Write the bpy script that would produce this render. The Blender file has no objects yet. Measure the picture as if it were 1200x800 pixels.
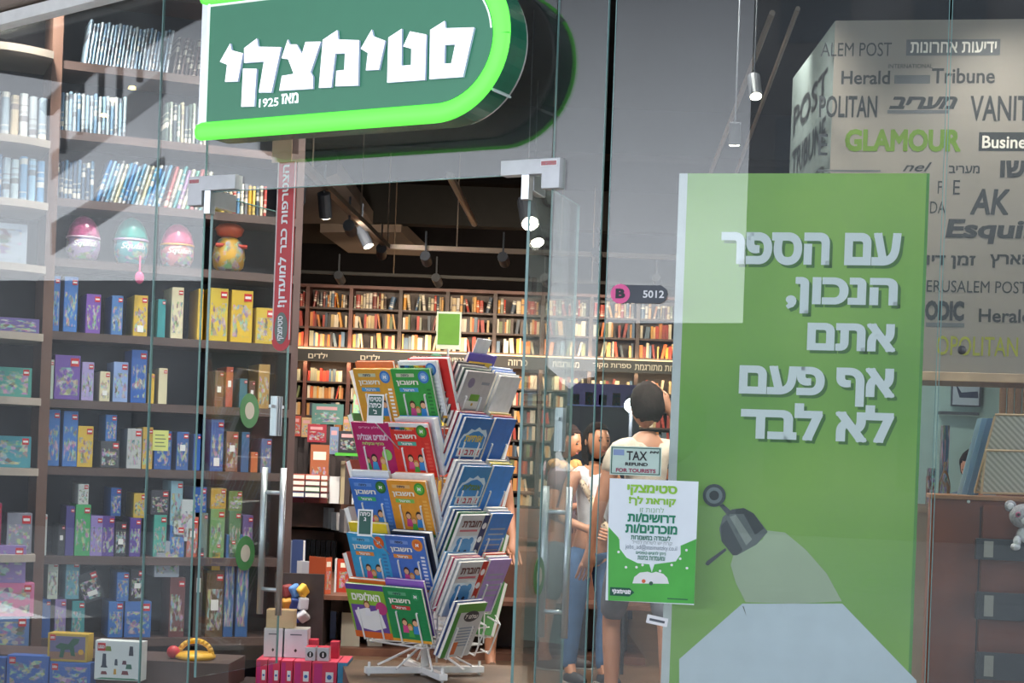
import bpy, bmesh, math, random
from mathutils import Vector, Matrix
from mathutils.geometry import tessellate_polygon
random.seed(7)
S = bpy.context.scene
COL = S.collection
# ------------------------------------------------ camera, sky, exposure
F, ROLL, EYE = 2000.0, math.radians(2.1), 1.35
cr, sr = math.cos(ROLL), math.sin(ROLL)
cd = bpy.data.cameras.new('camera'); cam = bpy.data.objects.new('camera', cd); COL.objects.link(cam)
cd.sensor_width = 36; cd.lens = F/1200*36; cd.shift_y = 140/1200; cd.clip_end = 400
cam.matrix_world = Matrix(((cr, -sr, 0, 0), (0, 0, -1, 0), (sr, cr, 0, EYE), (0, 0, 0, 1)))
S.camera = cam
w = bpy.data.worlds.new('sky'); S.world = w; w.use_nodes = True
nt = w.node_tree; bg = nt.nodes['Background']
tc = nt.nodes.new('ShaderNodeTexCoord'); sp = nt.nodes.new('ShaderNodeSeparateXYZ'); rp = nt.nodes.new('ShaderNodeValToRGB')
nt.links.new(tc.outputs['Generated'], sp.inputs[0]); nt.links.new(sp.outputs['Z'], rp.inputs[0]); nt.links.new(rp.outputs[0], bg.inputs[0])
e = rp.color_ramp.elements
e[0].position = 0.0; e[0].color = (.78, .80, .82, 1)
e[1].position = 1.0; e[1].color = (.13, .15, .19, 1)
x = rp.color_ramp.elements.new(.13); x.color = (.72, .75, .82, 1)
x = rp.color_ramp.elements.new(.27); x.color = (.17, .18, .205, 1)
x = rp.color_ramp.elements.new(.5); x.color = (.11, .125, .15, 1)
bg.inputs[1].default_value = 3.7
S.view_settings.view_transform = 'Standard'; S.view_settings.look = 'None'
S.view_settings.exposure = 0.6; S.view_settings.gamma = 1.0
try: S.cycles.transparent_max_bounces = 24; S.cycles.max_bounces = 8
except Exception: pass
SHOP_WARM = (1.0, .80, .58); SHOP_WHITE = (1.0, .93, .84)

# ------------------------------------------------ measuring helpers
def ray(px, py):
    lx = (px-600)/F; ly = (540-py)/F
    return cr*lx - sr*ly, sr*lx + cr*ly
def W(px, py, Y):
    a, b = ray(px, py); return Vector((a*Y, Y, EYE+b*Y))
class Fr:                      # a vertical plane: x along it, y away from the viewer, z up
    def __init__(s, x, y, z, ang): s.o = Vector((x, y, z)); s.a = ang; s.c, s.s = math.cos(ang), math.sin(ang)
    def px(s, px, py, dy=0):
        a, b = ray(px, py); ox = s.o.x - s.s*dy; oy = s.o.y + s.c*dy
        n = (-s.s, s.c); t = (ox*n[0]+oy*n[1])/(a*n[0]+n[1])
        X, Y, Z = a*t, t, EYE+b*t
        return (X-s.o.x)*s.c + (Y-s.o.y)*s.s, Z-s.o.z
    def w(s, x, y, z): return Vector((s.o.x+s.c*x-s.s*y, s.o.y+s.s*x+s.c*y, s.o.z+z))
    def at(s, x, y, z, da=0): v = s.w(x, y, z); return Fr(v.x, v.y, v.z, s.a+da)
R_ = math.radians
DOORP = Fr(0, 7.2, 0, R_(-28.8))
RIGHTP = Fr(.35, 7.0, 0, R_(-12.4))
_p = W(60, 540, 9.3); SHELFP = Fr(_p.x, _p.y, 0, R_(22))

# ------------------------------------------------ materials
MATS = {}
def mat(name, col=(.5,.5,.5), rough=.5, metal=0, emit=0, noise=.06, scale=12, bump=0, spec=.5, trans=0, sub=None):
    if name in MATS: return MATS[name]
    m = bpy.data.materials.new(name); m.use_nodes = True; n = m.node_tree.nodes; l = m.node_tree.links
    b = n['Principled BSDF']; b.inputs['Roughness'].default_value = rough; b.inputs['Metallic'].default_value = metal
    b.inputs['Specular IOR Level'].default_value = spec
    b.inputs['Base Color'].default_value = (*col, 1)
    if noise:
        t = n.new('ShaderNodeTexNoise'); t.inputs['Scale'].default_value = scale; t.inputs['Detail'].default_value = 4
        tcn = n.new('ShaderNodeTexCoord'); l.new(tcn.outputs['Object'], t.inputs['Vector'])
        r = n.new('ShaderNodeValToRGB'); l.new(t.outputs['Fac'], r.inputs[0])
        r.color_ramp.elements[0].position = .3; r.color_ramp.elements[1].position = .7
        r.color_ramp.elements[0].color = (*[max(0, c*(1-noise)) for c in col], 1)
        r.color_ramp.elements[1].color = (*[min(1, c*(1+noise)+noise*.01) for c in col], 1)
        l.new(r.outputs[0], b.inputs['Base Color'])
        if bump:
            bp = n.new('ShaderNodeBump'); bp.inputs['Strength'].default_value = bump; bp.inputs['Distance'].default_value = .01
            l.new(t.outputs['Fac'], bp.inputs['Height']); l.new(bp.outputs[0], b.inputs['Normal'])
    if emit: b.inputs['Emission Color'].default_value = (*col, 1); b.inputs['Emission Strength'].default_value = emit
    if trans: b.inputs['Alpha'].default_value = 1-trans
    MATS[name] = m; return m
def srgb(h):
    h = h.lstrip('#'); v = [int(h[i:i+2], 16)/255 for i in (0, 2, 4)]
    return tuple(c/12.92 if c <= .04045 else ((c+.055)/1.055)**2.4 for c in v)
def hm(h, **k): return mat('colour_'+h.lstrip('#')+('_%s' % k['emit'] if 'emit' in k else ''), srgb(h), **{**dict(rough=.45), **k})
def tinted(name, rough=.5, bands=None, art=0.0, scale=9):
    """colour comes from the object's own colour; bands: spine print; art: printed picture patches"""
    if name in MATS: return MATS[name]
    m = bpy.data.materials.new(name); m.use_nodes = True; n = m.node_tree.nodes; l = m.node_tree.links
    b = n['Principled BSDF']; b.inputs['Roughness'].default_value = rough
    oi = n.new('ShaderNodeObjectInfo'); out = oi.outputs['Color']; tcn = n.new('ShaderNodeTexCoord')
    if bands:
        s = n.new('ShaderNodeSeparateXYZ'); l.new(tcn.outputs['Generated'], s.inputs[0])
        mul = n.new('ShaderNodeMath'); mul.operation = 'MULTIPLY_ADD'; l.new(s.outputs['Z'], mul.inputs[0]); mul.inputs[1].default_value = 1.0; l.new(oi.outputs['Random'], mul.inputs[2])
        fr = n.new('ShaderNodeMath'); fr.operation = 'FRACT'; l.new(mul.outputs[0], fr.inputs[0])
        r = n.new('ShaderNodeValToRGB'); r.color_ramp.interpolation = 'CONSTANT'; l.new(fr.outputs[0], r.inputs[0])
        e = r.color_ramp.elements; e[0].position = 0; e[0].color = (0,0,0,1); e[1].position = .55; e[1].color = (.75,.75,.75,1)
        for p_, v in ((.68, 0), (.73, .35), (.80, 0), (.9, .5), (.93, 0)):
            q = e.new(p_); q.color = (v, v, v, 1)
        mx = n.new('ShaderNodeMix'); mx.data_type = 'RGBA'; l.new(r.outputs[0], mx.inputs[0]); l.new(out, mx.inputs[6])
        inv = n.new('ShaderNodeValToRGB'); bw = n.new('ShaderNodeRGBToBW'); l.new(out, bw.inputs[0]); l.new(bw.outputs[0], inv.inputs[0])
        inv.color_ramp.interpolation = 'CONSTANT'; inv.color_ramp.elements[0].color = (.75,.7,.6,1); inv.color_ramp.elements[1].position = .35; inv.color_ramp.elements[1].color = (.12,.10,.12,1)
        l.new(inv.outputs[0], mx.inputs[7]); out = mx.outputs[2]
    if art:
        v = n.new('ShaderNodeTexVoronoi'); v.inputs['Scale'].default_value = scale; l.new(tcn.outputs['Generated'], v.inputs['Vector'])
        ad = n.new('ShaderNodeVectorMath'); l.new(tcn.outputs['Generated'], ad.inputs[0]); cx = n.new('ShaderNodeCombineXYZ')
        k = n.new('ShaderNodeMath'); k.operation = 'MULTIPLY'; k.inputs[1].default_value = 37; l.new(oi.outputs['Random'], k.inputs[0]); l.new(k.outputs[0], cx.inputs[0]); l.new(cx.outputs[0], ad.inputs[1]); l.new(ad.outputs[0], v.inputs['Vector'])
        no = n.new('ShaderNodeTexNoise'); no.inputs['Scale'].default_value = scale*.5; l.new(ad.outputs[0], no.inputs['Vector'])
        r = n.new('ShaderNodeValToRGB'); l.new(no.outputs['Fac'], r.inputs[0]); r.color_ramp.elements[0].position = .45; r.color_ramp.elements[1].position = .55
        r.color_ramp.elements[0].color = (0,0,0,1); r.color_ramp.elements[1].color = (art, art, art, 1)
        hs = n.new('ShaderNodeHueSaturation'); l.new(v.outputs['Color'], hs.inputs['Color']); hs.inputs['Saturation'].default_value = .6; hs.inputs['Value'].default_value = .55
        mx = n.new('ShaderNodeMix'); mx.data_type = 'RGBA'; l.new(r.outputs[0], mx.inputs[0]); l.new(out, mx.inputs[6]); l.new(hs.outputs[0], mx.inputs[7]); out = mx.outputs[2]
    l.new(out, b.inputs['Base Color']); MATS[name] = m; return m
def glass(name, tint=(.93,.96,.95), base=.055, ior=1.5, haze=0.0):
    m = bpy.data.materials.new(name); m.use_nodes = True; n = m.node_tree.nodes; l = m.node_tree.links
    n.remove(n['Principled BSDF']); o = n['Material Output']
    t = n.new('ShaderNodeBsdfTransparent'); t.inputs[0].default_value = (*tint, 1)
    g = n.new('ShaderNodeBsdfGlossy'); g.inputs['Roughness'].default_value = .0
    lw = n.new('ShaderNodeLayerWeight'); lw.inputs[0].default_value = .5
    pw = n.new('ShaderNodeMath'); pw.operation = 'POWER'; pw.inputs[1].default_value = 4; l.new(lw.outputs['Facing'], pw.inputs[0])
    ma = n.new('ShaderNodeMath'); ma.operation = 'MULTIPLY_ADD'; ma.inputs[1].default_value = .8; ma.inputs[2].default_value = base; l.new(pw.outputs[0], ma.inputs[0])
    mx = n.new('ShaderNodeMixShader'); l.new(ma.outputs[0], mx.inputs[0]); l.new(t.outputs[0], mx.inputs[1]); l.new(g.outputs[0], mx.inputs[2])
    last = mx
    if haze:                      # pale diffuse veil painted in for the reflected haze
        d = n.new('ShaderNodeBsdfDiffuse'); d.inputs[0].default_value = (.75,.78,.8,1)
        no = n.new('ShaderNodeTexNoise'); no.inputs['Scale'].default_value = 2.2; no.inputs['Detail'].default_value = 6
        tcn = n.new('ShaderNodeTexCoord'); l.new(tcn.outputs['Object'], no.inputs['Vector'])
        k = n.new('ShaderNodeMath'); k.operation = 'MULTIPLY'; k.inputs[1].default_value = haze*2; l.new(no.outputs['Fac'], k.inputs[0])
        m2 = n.new('ShaderNodeMixShader'); l.new(k.outputs[0], m2.inputs[0]); l.new(mx.outputs[0], m2.inputs[1]); l.new(d.outputs[0], m2.inputs[2]); last = m2
    l.new(last.outputs[0], o.inputs[0]); MATS[name] = m; return m
GLASS = glass('clear_glass', haze=.02); LEFTGLASS = glass('veiled_glass', base=.06, haze=.03)
LEAFGLASS = glass('door_glass', base=.04, haze=.02)
EDGE = mat('glass_edge', (.16,.30,.29), .2, noise=.1, emit=0)
STEEL = mat('brushed_steel', (.62,.66,.70), .32, .85); WHITEWIRE = mat('white_wire', (.80,.80,.80), .4)
WOOD = mat('brown_laminate', (.16,.07,.045), .45, noise=.35, scale=5); DWOOD = mat('dark_laminate', (.045,.030,.028), .5, noise=.3, scale=6)
OAK = mat('pale_oak', (.42,.30,.20), .5, noise=.2, scale=8)
PAGES = mat('book_pages', (.78,.74,.66), .8, noise=.08, scale=60)
WHITE = mat('white_paper', (.80,.80,.80), .6, noise=.03); BLACK = mat('black_print', (.02,.02,.022), .5, noise=0)
BOOK = tinted('book_cover', .45, bands=True); BOX = tinted('printed_carton', .4, art=.0); ART = tinted('printed_picture', .4, art=.95, scale=7)
PLAIN = tinted('plain_tint', .5)

# ------------------------------------------------ mesh helpers
class MB:
    def __init__(s): s.v = []; s.f = []; s.m = []
    def add(s, vs, fs, mi=0):
        k = len(s.v); s.v += [tuple(v) for v in vs]; s.f += [tuple(i+k for i in f) for f in fs]; s.m += [mi]*len(fs); return s
    def box(s, x0, x1, y0, y1, z0, z1, mi=0, M=None):
        vs = [(x,y,z) for z in (z0,z1) for y in (y0,y1) for x in (x0,x1)]
        if M: vs = [M @ Vector(v) for v in vs]
        return s.add(vs, [(0,2,3,1),(4,5,7,6),(0,1,5,4),(2,6,7,3),(0,4,6,2),(1,3,7,5)], mi)
    def tube(s, p, q, r, n=8, mi=0, r2=None):
        p, q = Vector(p), Vector(q); d = (q-p).normalized(); r2 = r if r2 is None else r2
        a = d.cross(Vector((0,0,1)) if abs(d.z) < .9 else Vector((1,0,0))).normalized(); b = d.cross(a)
        vs = [c + (a*math.cos(t)+b*math.sin(t))*rr for c, rr in ((p,r),(q,r2)) for t in [2*math.pi*i/n for i in range(n)]]
        return s.add(vs, [(i,(i+1)%n,n+(i+1)%n,n+i) for i in range(n)] + [tuple(range(n))[::-1], tuple(range(n,2*n))], mi)
    def path(s, pts, r, n=6, mi=0):
        for a, b in zip(pts, pts[1:]): s.tube(a, b, r, n, mi)
        return s
    def prism(s, pts, y0, y1, mi=0, hole=None):       # outline in x,z extruded along y (front = y0)
        bm = bmesh.new()
        if hole:
            e = []
            for loop in (pts, hole):
                vs = [bm.verts.new((x, y0, z)) for x, z in loop]
                e += [bm.edges.new((vs[i], vs[(i+1) % len(vs)])) for i in range(len(vs))]
            bmesh.ops.triangle_fill(bm, edges=e, use_beauty=True, use_dissolve=False)
        else:
            f_ = bm.faces.new([bm.verts.new((x, y0, z)) for x, z in pts]); bm.normal_update(); bmesh.ops.triangulate(bm, faces=[f_], ngon_method='EAR_CLIP')
        r = bmesh.ops.extrude_face_region(bm, geom=bm.faces[:])
        for v in r['geom']:
            if isinstance(v, bmesh.types.BMVert): v.co.y = y1
        bmesh.ops.recalc_face_normals(bm, faces=bm.faces[:])
        bm.verts.index_update()
        s.add([v.co.copy() for v in bm.verts], [[v.index for v in f.verts] for f in bm.faces], mi); bm.free(); return s
    def lathe(s, prof, n=16, c=(0,0,0), mi=0, M=None):
        vs = []
        for r, z in prof:
            for i in range(n):
                t = 2*math.pi*i/n; v = Vector((r*math.cos(t), r*math.sin(t), z)); v = (M @ v if M else v) + Vector(c); vs.append(v)
        fs = [(k*n+i, k*n+(i+1)%n, (k+1)*n+(i+1)%n, (k+1)*n+i) for k in range(len(prof)-1) for i in range(n)]
        fs += [tuple(range(n))[::-1], tuple(range((len(prof)-1)*n, len(prof)*n))]
        return s.add(vs, fs, mi)
    def ball(s, c, r, n=10, sc=(1,1,1), mi=0, M=None):
        prof = [(math.sin(math.pi*k/n)*1+1e-4, -math.cos(math.pi*k/n)) for k in range(n+1)]
        MM = Matrix.Diagonal((r*sc[0], r*sc[1], r*sc[2])); MM = (M.to_3x3() @ MM) if M else MM
        return s.lathe(prof, max(8, int(n*1.4)), c, mi, MM)
    def mesh(s, name, mats=()):
        me = bpy.data.meshes.new(name); me.from_pydata(s.v, [], s.f)
        for m in mats: me.materials.append(m)
        if s.m and max(s.m): me.polygons.foreach_set('material_index', s.m)
        me.update(); return me
    def build(s, name, mats, parent=None, loc=(0,0,0), rz=0, tag_=None, smooth=False, bevel=0, col=None, label=None):
        if not isinstance(mats, (list, tuple)): mats = [mats]
        me = s.mesh(name, mats)
        if smooth: me.polygons.foreach_set('use_smooth', [True]*len(me.polygons))
        o = bpy.data.objects.new(name, me); COL.objects.link(o); o.location = loc; o.rotation_euler = (0,0,rz)
        if parent: o.parent = parent
        if bevel:
            b = o.modifiers.new('bevel', 'BEVEL'); b.width = bevel; b.segments = 2; b.limit_method = 'ANGLE'
        if tag_: tag(o, *tag_)
        if col: o.color = (*col, 1)
        if label: o['label'] = label
        return o
def tag(o, label=None, cat=None, group=None, kind=None):
    if label: o['label'] = label
    if cat: o['category'] = cat
    if group: o['group'] = group
    if kind: o['kind'] = kind
    return o
def thing(name, label, cat, fr=None, group=None, loc=None, rz=0):
    o = bpy.data.objects.new(name, None); COL.objects.link(o); o.empty_display_size = .1
    if fr is not None: o.location = fr.o; o.rotation_euler = (0,0,fr.a)
    elif loc is not None: o.location = loc; o.rotation_euler = (0,0,rz)
    tag(o, label, cat, group); return o
def struct(name, mb, m, fr=None, parent=None, bevel=0):
    o = mb.build(name, m, parent, fr.o if fr else (0,0,0), fr.a if fr else 0, bevel=bevel)
    if not parent: o['kind'] = 'structure'
    return o
def rtl(s): return s[::-1]
TXT = {}
def glyphs(body, bold, res=3, shear=0):
    """outlines of the built-in font, each contour filled on its own; a heavier weight lays a flat bar along every outline edge"""
    k = (body, bold, shear)
    if k in TXT: return TXT[k]
    c = bpy.data.curves.new('text', 'FONT'); c.body = body; c.resolution_u = res; c.shear = shear; c.fill_mode = 'NONE'
    o = bpy.data.objects.new('text', c); COL.objects.link(o)
    me = bpy.data.meshes.new_from_object(o.evaluated_get(bpy.context.evaluated_depsgraph_get())); adj = {}
    for e_ in me.edges:
        a, b = e_.vertices; adj.setdefault(a, []).append(b); adj.setdefault(b, []).append(a)
    seen = set(); loops = []
    for s0 in adj:
        if s0 in seen: continue
        Lp = [s0]; seen.add(s0); prev, cur = s0, adj[s0][0]
        while cur not in seen:
            Lp.append(cur); seen.add(cur); nx = [q for q in adj[cur] if q != prev]; prev, cur = cur, (nx[0] if nx else s0)
        P = [me.vertices[i_].co.copy() for i_ in Lp]; P = [p for i_, p in enumerate(P) if (p-P[i_-1]).length > 1e-4]
        if len(P) > 2: loops.append(P)
    bpy.data.objects.remove(o); bpy.data.curves.remove(c); bpy.data.meshes.remove(me)
    sa = lambda P: sum(P[i_-1].x*P[i_].y-P[i_].x*P[i_-1].y for i_ in range(len(P)))/2
    def inside(p, P):
        r = False
        for i_ in range(len(P)):
            a, b = P[i_-1], P[i_]
            if (a.y > p.y) != (b.y > p.y) and p.x < (b.x-a.x)*(p.y-a.y)/(b.y-a.y)+a.x: r = not r
        return r
    A_ = [sa(P) for P in loops]; cut = [any(A_[i_]*A_[j_] < 0 and abs(A_[j_]) > abs(A_[i_]) and inside(loops[i_][0], loops[j_]) for j_ in range(len(loops)) if j_ != i_) for i_ in range(len(loops))]
    outer = [P for P, c_ in zip(loops, cut) if not c_]; holes = [P for P, c_ in zip(loops, cut) if c_]; vs = []; fs = []
    for n_, P in enumerate(outer):
        grp = [P]+[h for h in holes if inside(h[0], P)]; flat = [p for q in grp for p in q]; k0 = len(vs)
        vs += [Vector((p.x, p.y, .00003*(n_ % 5))) for p in flat]; fs += [tuple(k0+i_ for i_ in f) for f in tessellate_polygon(grp)]
    if bold > .002:
        bd = min(bold, .065)*.9; m_ = 0
        for P in loops:
            for i_ in range(len(P)):
                p, q = P[i_-1], P[i_]; d = q-p; ex = min(bd, d.length*.5); d = d.normalized(); n_ = Vector((-d.y, d.x, 0))*bd; z_ = .0003+.00003*(m_ % 17); m_ += 1; k0 = len(vs)
                for c_ in (p-d*ex-n_, q+d*ex-n_, q+d*ex+n_, p-d*ex+n_): vs.append(Vector((c_.x, c_.y, z_)))
                fs.append((k0, k0+1, k0+2, k0+3))
    xs = [v.x for v in vs]; ys = [v.y for v in vs]; x0, x1, y0, y1 = min(xs), max(xs), min(ys), max(ys)
    TXT[k] = ([((v.x-x0)/(x1-x0), (v.y-y0)/(y1-y0), v.z) for v in vs], fs)
    return TXT[k]
def text(body, rect, y, m, parent, name='lettering', bold=0.0, shear=0, rot=0, mb=None, mi=0):
    """body fitted into rect=(x0,z0,x1,z1) of the parent's local plane"""
    vs, fs = glyphs(body, bold, shear=shear); x0, z0, x1, z1 = rect; own = mb is None; mb = mb or MB()
    if rot: vv = [(x0+(1-v)*(x1-x0), y-q, z0+u*(z1-z0)) for u, v, q in vs]      # turned a quarter anticlockwise
    else: vv = [(x0+u*(x1-x0), y-q, z0+v*(z1-z0)) for u, v, q in vs]
    mb.add(vv, fs, mi)
    return mb.build(name, m, parent) if own else mb
def rc(fr, x0, y0, x1, y1, dy=0):            # picture rectangle -> local rect (x0,z0,x1,z1)
    a, b = fr.px(x0, y1, dy), fr.px(x1, y0, dy); c_, d = fr.px(x0, y0, dy), fr.px(x1, y1, dy)
    return ((a[0]+c_[0])/2, (a[1]+d[1])/2, (b[0]+d[0])/2, (b[1]+c_[1])/2)
def circ(cx, cz, r, n=24, rz=None, a0=0, a1=360):
    rz = r if rz is None else rz
    return [(cx+r*math.cos(R_(a0+(a1-a0)*i/n)), cz+rz*math.sin(R_(a0+(a1-a0)*i/n))) for i in range(n if a1-a0 == 360 else n+1)]
ORD = ['first','second','third','fourth','fifth','sixth','seventh','eighth','ninth','tenth','eleventh','twelfth','thirteenth','fourteenth','fifteenth','sixteenth','seventeenth','eighteenth','nineteenth','twentieth']
ORD += ['twenty-'+o for o in ORD[:9]]+['thirtieth']
def spot(name, loc, tgt, power, col=SHOP_WHITE, ang=95, r=.04, parent=None):
    d = bpy.data.lights.new(name, 'SPOT'); d.energy = power; d.color = col; d.spot_size = R_(ang); d.spot_blend = .7; d.shadow_soft_size = r
    o = bpy.data.objects.new(name, d); COL.objects.link(o); o.location = loc
    o.rotation_euler = (Vector(tgt)-Vector(loc)).to_track_quat('-Z', 'Y').to_euler()
    return o

# ------------------------------------------------ the setting
struct('floor', MB().box(-7, 7, 6.2, 21, -.1, 0), mat('wood_floor', (.13,.075,.045), .35, noise=.3, scale=3))
pts = [DOORP.w(DOORP.px(416, 760)[0], .02, 0), DOORP.w(.12, .02, 0), Vector((.12, 9.15, 0)), Vector((W(400, 760, 9.15).x, 9.15, 0))]
mb = MB(); mb.add([(p.x, p.y, 0) for p in pts]+[(p.x, p.y, .255) for p in pts], [(4,5,6,7),(0,1,5,4),(1,2,6,5),(2,3,7,6),(3,0,4,7)])
struct('floor_entrance', mb, mat('entrance_floor', (.11,.07,.045), .4, noise=.3, scale=5))
struct('ground_pavement', MB().box(-250, 250, -250, 6.2, -.25, -.12), mat('paving', (.55,.54,.51), .8, noise=.15, scale=2))
struct('ceiling', MB().box(-7, 7, 6.9, 21, 4.15, 4.3), mat('black_ceiling', (.005,.005,.006), .9, noise=.3, spec=.05))
struct('wall_back', MB().box(-7, 7, 20.45, 20.6, 0, 4.3), mat('black_wall', (.005,.0045,.005), .9, spec=.05))
struct('wall_left', MB().box(-7, -6.9, 8, 21, 0, 4.3), MATS['black_wall'])
struct('wall_right', MB().box(5.2, 5.3, 6, 21, 0, 4.3), MATS['black_wall'])
# hung ceiling panels, beams
for i, (a, b, c_, d) in enumerate(((( 318,232),(395,203),(437,262),(345,262)), ((375,272),(470,272),(500,300),(408,296)))):
    z = 3.62; vs = []
    for (u, v) in (a, b, c_, d):
        r = ray(u, v); t = (z-EYE)/r[1]; vs.append((r[0]*t, t))
    mb = MB(); mb.add([(x, y, z) for x, y in vs]+[(x, y, z+.12) for x, y in vs], [(3,2,1,0),(4,5,6,7),(0,1,5,4),(1,2,6,5),(2,3,7,6),(3,0,4,7)])
    struct('ceiling_panel', mb, mat('ceiling_board', (.10,.075,.06), .8))
struct('ceiling_duct', MB().box(-2.9, -1.75, 11.5, 19.5, 3.75, 4.15), mat('duct_grey', (.008,.008,.008), .8, spec=.1))
mb = MB(); mb.tube(W(527,205,12), W(556,262,15.5), .03, 8); struct('ceiling_pipe', mb, mat('pipe_grey', (.10,.095,.09), .4, .3))
mb = MB(); mb.box(-3, 5, 13.2, 13.5, 3.75, 4.1); struct('ceiling_beam', mb, MATS['duct_grey'])
mb = MB(); mb.box(-3, 5, 17.2, 17.4, 3.7, 4.1); struct('ceiling_beam', mb, MATS['duct_grey'])

# shop front glass : fixed panes, transom, door leaves
def pane(fr, x0, x1, z0, z1, name, m=GLASS, edges='lr', par=None):
    o = struct(name, MB().box(x0, x1, -.005, .005, z0, z1), m, fr, par)
    mb = MB()
    if 'l' in edges: mb.box(x0-.003, x0, -.006, .006, z0, z1)
    if 'r' in edges: mb.box(x1, x1+.003, -.006, .006, z0, z1)
    if 'b' in edges: mb.box(x0, x1, -.006, .006, z0-.004, z0)
    if 't' in edges: mb.box(x0, x1, -.006, .006, z1, z1+.004)
    if mb.v: mb.build('pane_edge', EDGE, o)
    return o
xl = DOORP.px(236, 400)[0]; xr = DOORP.px(612, 400)[0]; xe = DOORP.px(650, 100)[0]; xm = DOORP.px(182, 300)[0]
xq = DOORP.px(703, 300)[0]
ztop = (DOORP.px(250, 224)[1] + DOORP.px(590, 206)[1])/2
pane(DOORP, -6.2, xm-.006, 0, 4.4, 'window_1', LEFTGLASS, edges='r'); pane(DOORP, xm, xl-.01, 0, 4.4, 'window_2', LEFTGLASS)
pane(DOORP, xl, xe, ztop, 4.4, 'window_3', edges='b'); pane(DOORP, xe+.01, xq, 0, 4.4, 'window_4')
rx1 = RIGHTP.px(1098, 400)[0]
pane(RIGHTP, .012, rx1, 0, 4.4, 'window_5'); pane(RIGHTP, rx1+.014, 4.2, 0, 4.4, 'window_6')
# white sloping frame strip high at the left
mb = MB(); a, b = DOORP.px(-20, 38, -.06), DOORP.px(170, -10, -.06)
mb.prism([(a[0], a[1]), (b[0], b[1]), (b[0], b[1]+.06), (a[0], a[1]+.06)], -.10, -.02)
struct('trim_1', mb, mat('white_frame', (.9,.9,.88), .5), DOORP)
mb = MB(); mb.prism([(a[0], a[1]+.07), (b[0], b[1]+.07), (b[0], b[1]+.22), (a[0], a[1]+.22)], -.14, -.03)
struct('trim_2', mb, mat('brown_frame', (.26,.20,.16), .6), DOORP)

def handle_pair(par, x, z0, z1, off=.055):
    for s in (-1, 1):
        h = MB().tube((x, s*off, z0), (x, s*off, z1), .016, 12).build('pull_handle', STEEL, par, smooth=True)
    for z in (z0+(z1-z0)*.17, z1-(z1-z0)*.17):
        MB().tube((x, -off, z), (x, off, z), .011, 10).build('handle_bolt', STEEL, par, smooth=True)
def leaf(name, fr, wdt, ztop_, hx, hz, ring, lab):
    o = pane(fr, 0, wdt, .28, ztop_, name, LEAFGLASS, 'lrt'); o['label'] = lab
    handle_pair(o, hx, *hz)
    for (rx, rz) in ring:
        MB().prism(circ(rx, rz, .085, 28), -.0075, -.0055).build('round_sticker', hm('3f7a45'), o)
        MB().prism(circ(rx, rz, .042, 20), -.0085, -.0077).build('sticker_centre', hm('b9b3a4'), o)
    for k_ in (-.022, .0, .022): MB().box(hx+k_-.004, hx+k_+.004, -.02, .02, hz[1]+.16, hz[1]+.36).build('lock_plate', STEEL, o, bevel=.002)
    MB().box(hx-.06, hx+.06, -.008, .008, hz[1]+.30, hz[1]+.315).build('lock_bar', STEEL, o)
    MB().box(-.01, .17, -.02, .02, ztop_-.06, ztop_+.02).build('patch_fitting', STEEL, o, bevel=.003)
    return o
hl = DOORP.w(xl+.02, .02, 0); LEAFL = Fr(hl.x, hl.y, 0, R_(66))
ex, ez = LEAFL.px(334, 500); hz = (LEAFL.px(330, 718)[1], LEAFL.px(330, 548)[1])
leaf('door_1', LEAFL, ex, ztop-.01, LEAFL.px(318, 640)[0], hz, [LEAFL.px(291, 481), LEAFL.px(286, 648)], 'open left glass door leaf with steel pull handles')
hr = DOORP.w(xr, .02, 0); LEAFR = Fr(hr.x, hr.y, 0, R_(73))
ex2, _ = LEAFR.px(672, 400); hz2 = (LEAFR.px(650, 746)[1], LEAFR.px(650, 570)[1])
leaf('door_2', LEAFR, ex2, ztop-.01, LEAFR.px(651, 650)[0], hz2, [LEAFR.px(630, 675)], 'open right glass door leaf with steel pull handles')

# corner patch fittings on the glass
def fitting(lab, body, x0, y0, x1, y1, lx, ly, side):
    a = rc(DOORP, x0, y0, x1, y1, -.02); o = thing('patch_fitting', lab, 'door fitting', DOORP.at(a[0], -.02, a[1]))
    wd, hh = a[2]-a[0], a[3]-a[1]; cut = hh*.48
    if side == 'L': pts = [(0,0), (wd*.30,0), (wd*.30,hh*.5), (wd,hh*.5), (wd,hh), (0,hh)]
    else: pts = [(wd*.70,0), (wd,0), (wd,hh), (0,hh), (0,hh*.5), (wd*.70,hh*.5)]
    MB().prism(pts, -.012, .045).build('cover_plate', mat('pale_steel', (.60,.61,.63), .5, .35), o, bevel=.002)
    k = wd*.35 if side == 'L' else wd*.36
    MB().box(k, k+.035, -.008, .03, -.04, hh*.5).build('pivot', STEEL, o)
    r = (0.005, hh*.72, wd*.25, hh*.93) if side == 'L' else (wd*.68, hh*.72, wd*.96, hh*.95)
    MB().box(r[0], r[2], -.0135, -.0121, r[1], r[3]).build('tag', WHITE, o)
    MB().box(r[0]+.004, r[2]-.004, -.0145, -.0137, r[1]+.006, r[3]-.006).build('tag_print', tinted('tag_print_red', .5, art=.7, scale=20), o, col=srgb('c8525a'))
fitting('steel corner fitting above the open left door leaf', '', 222, 206, 277, 240, 0, 0, 'L')
fitting('steel corner fitting above the open right door leaf', '', 588, 187, 657, 222, 0, 0, 'R')
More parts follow.
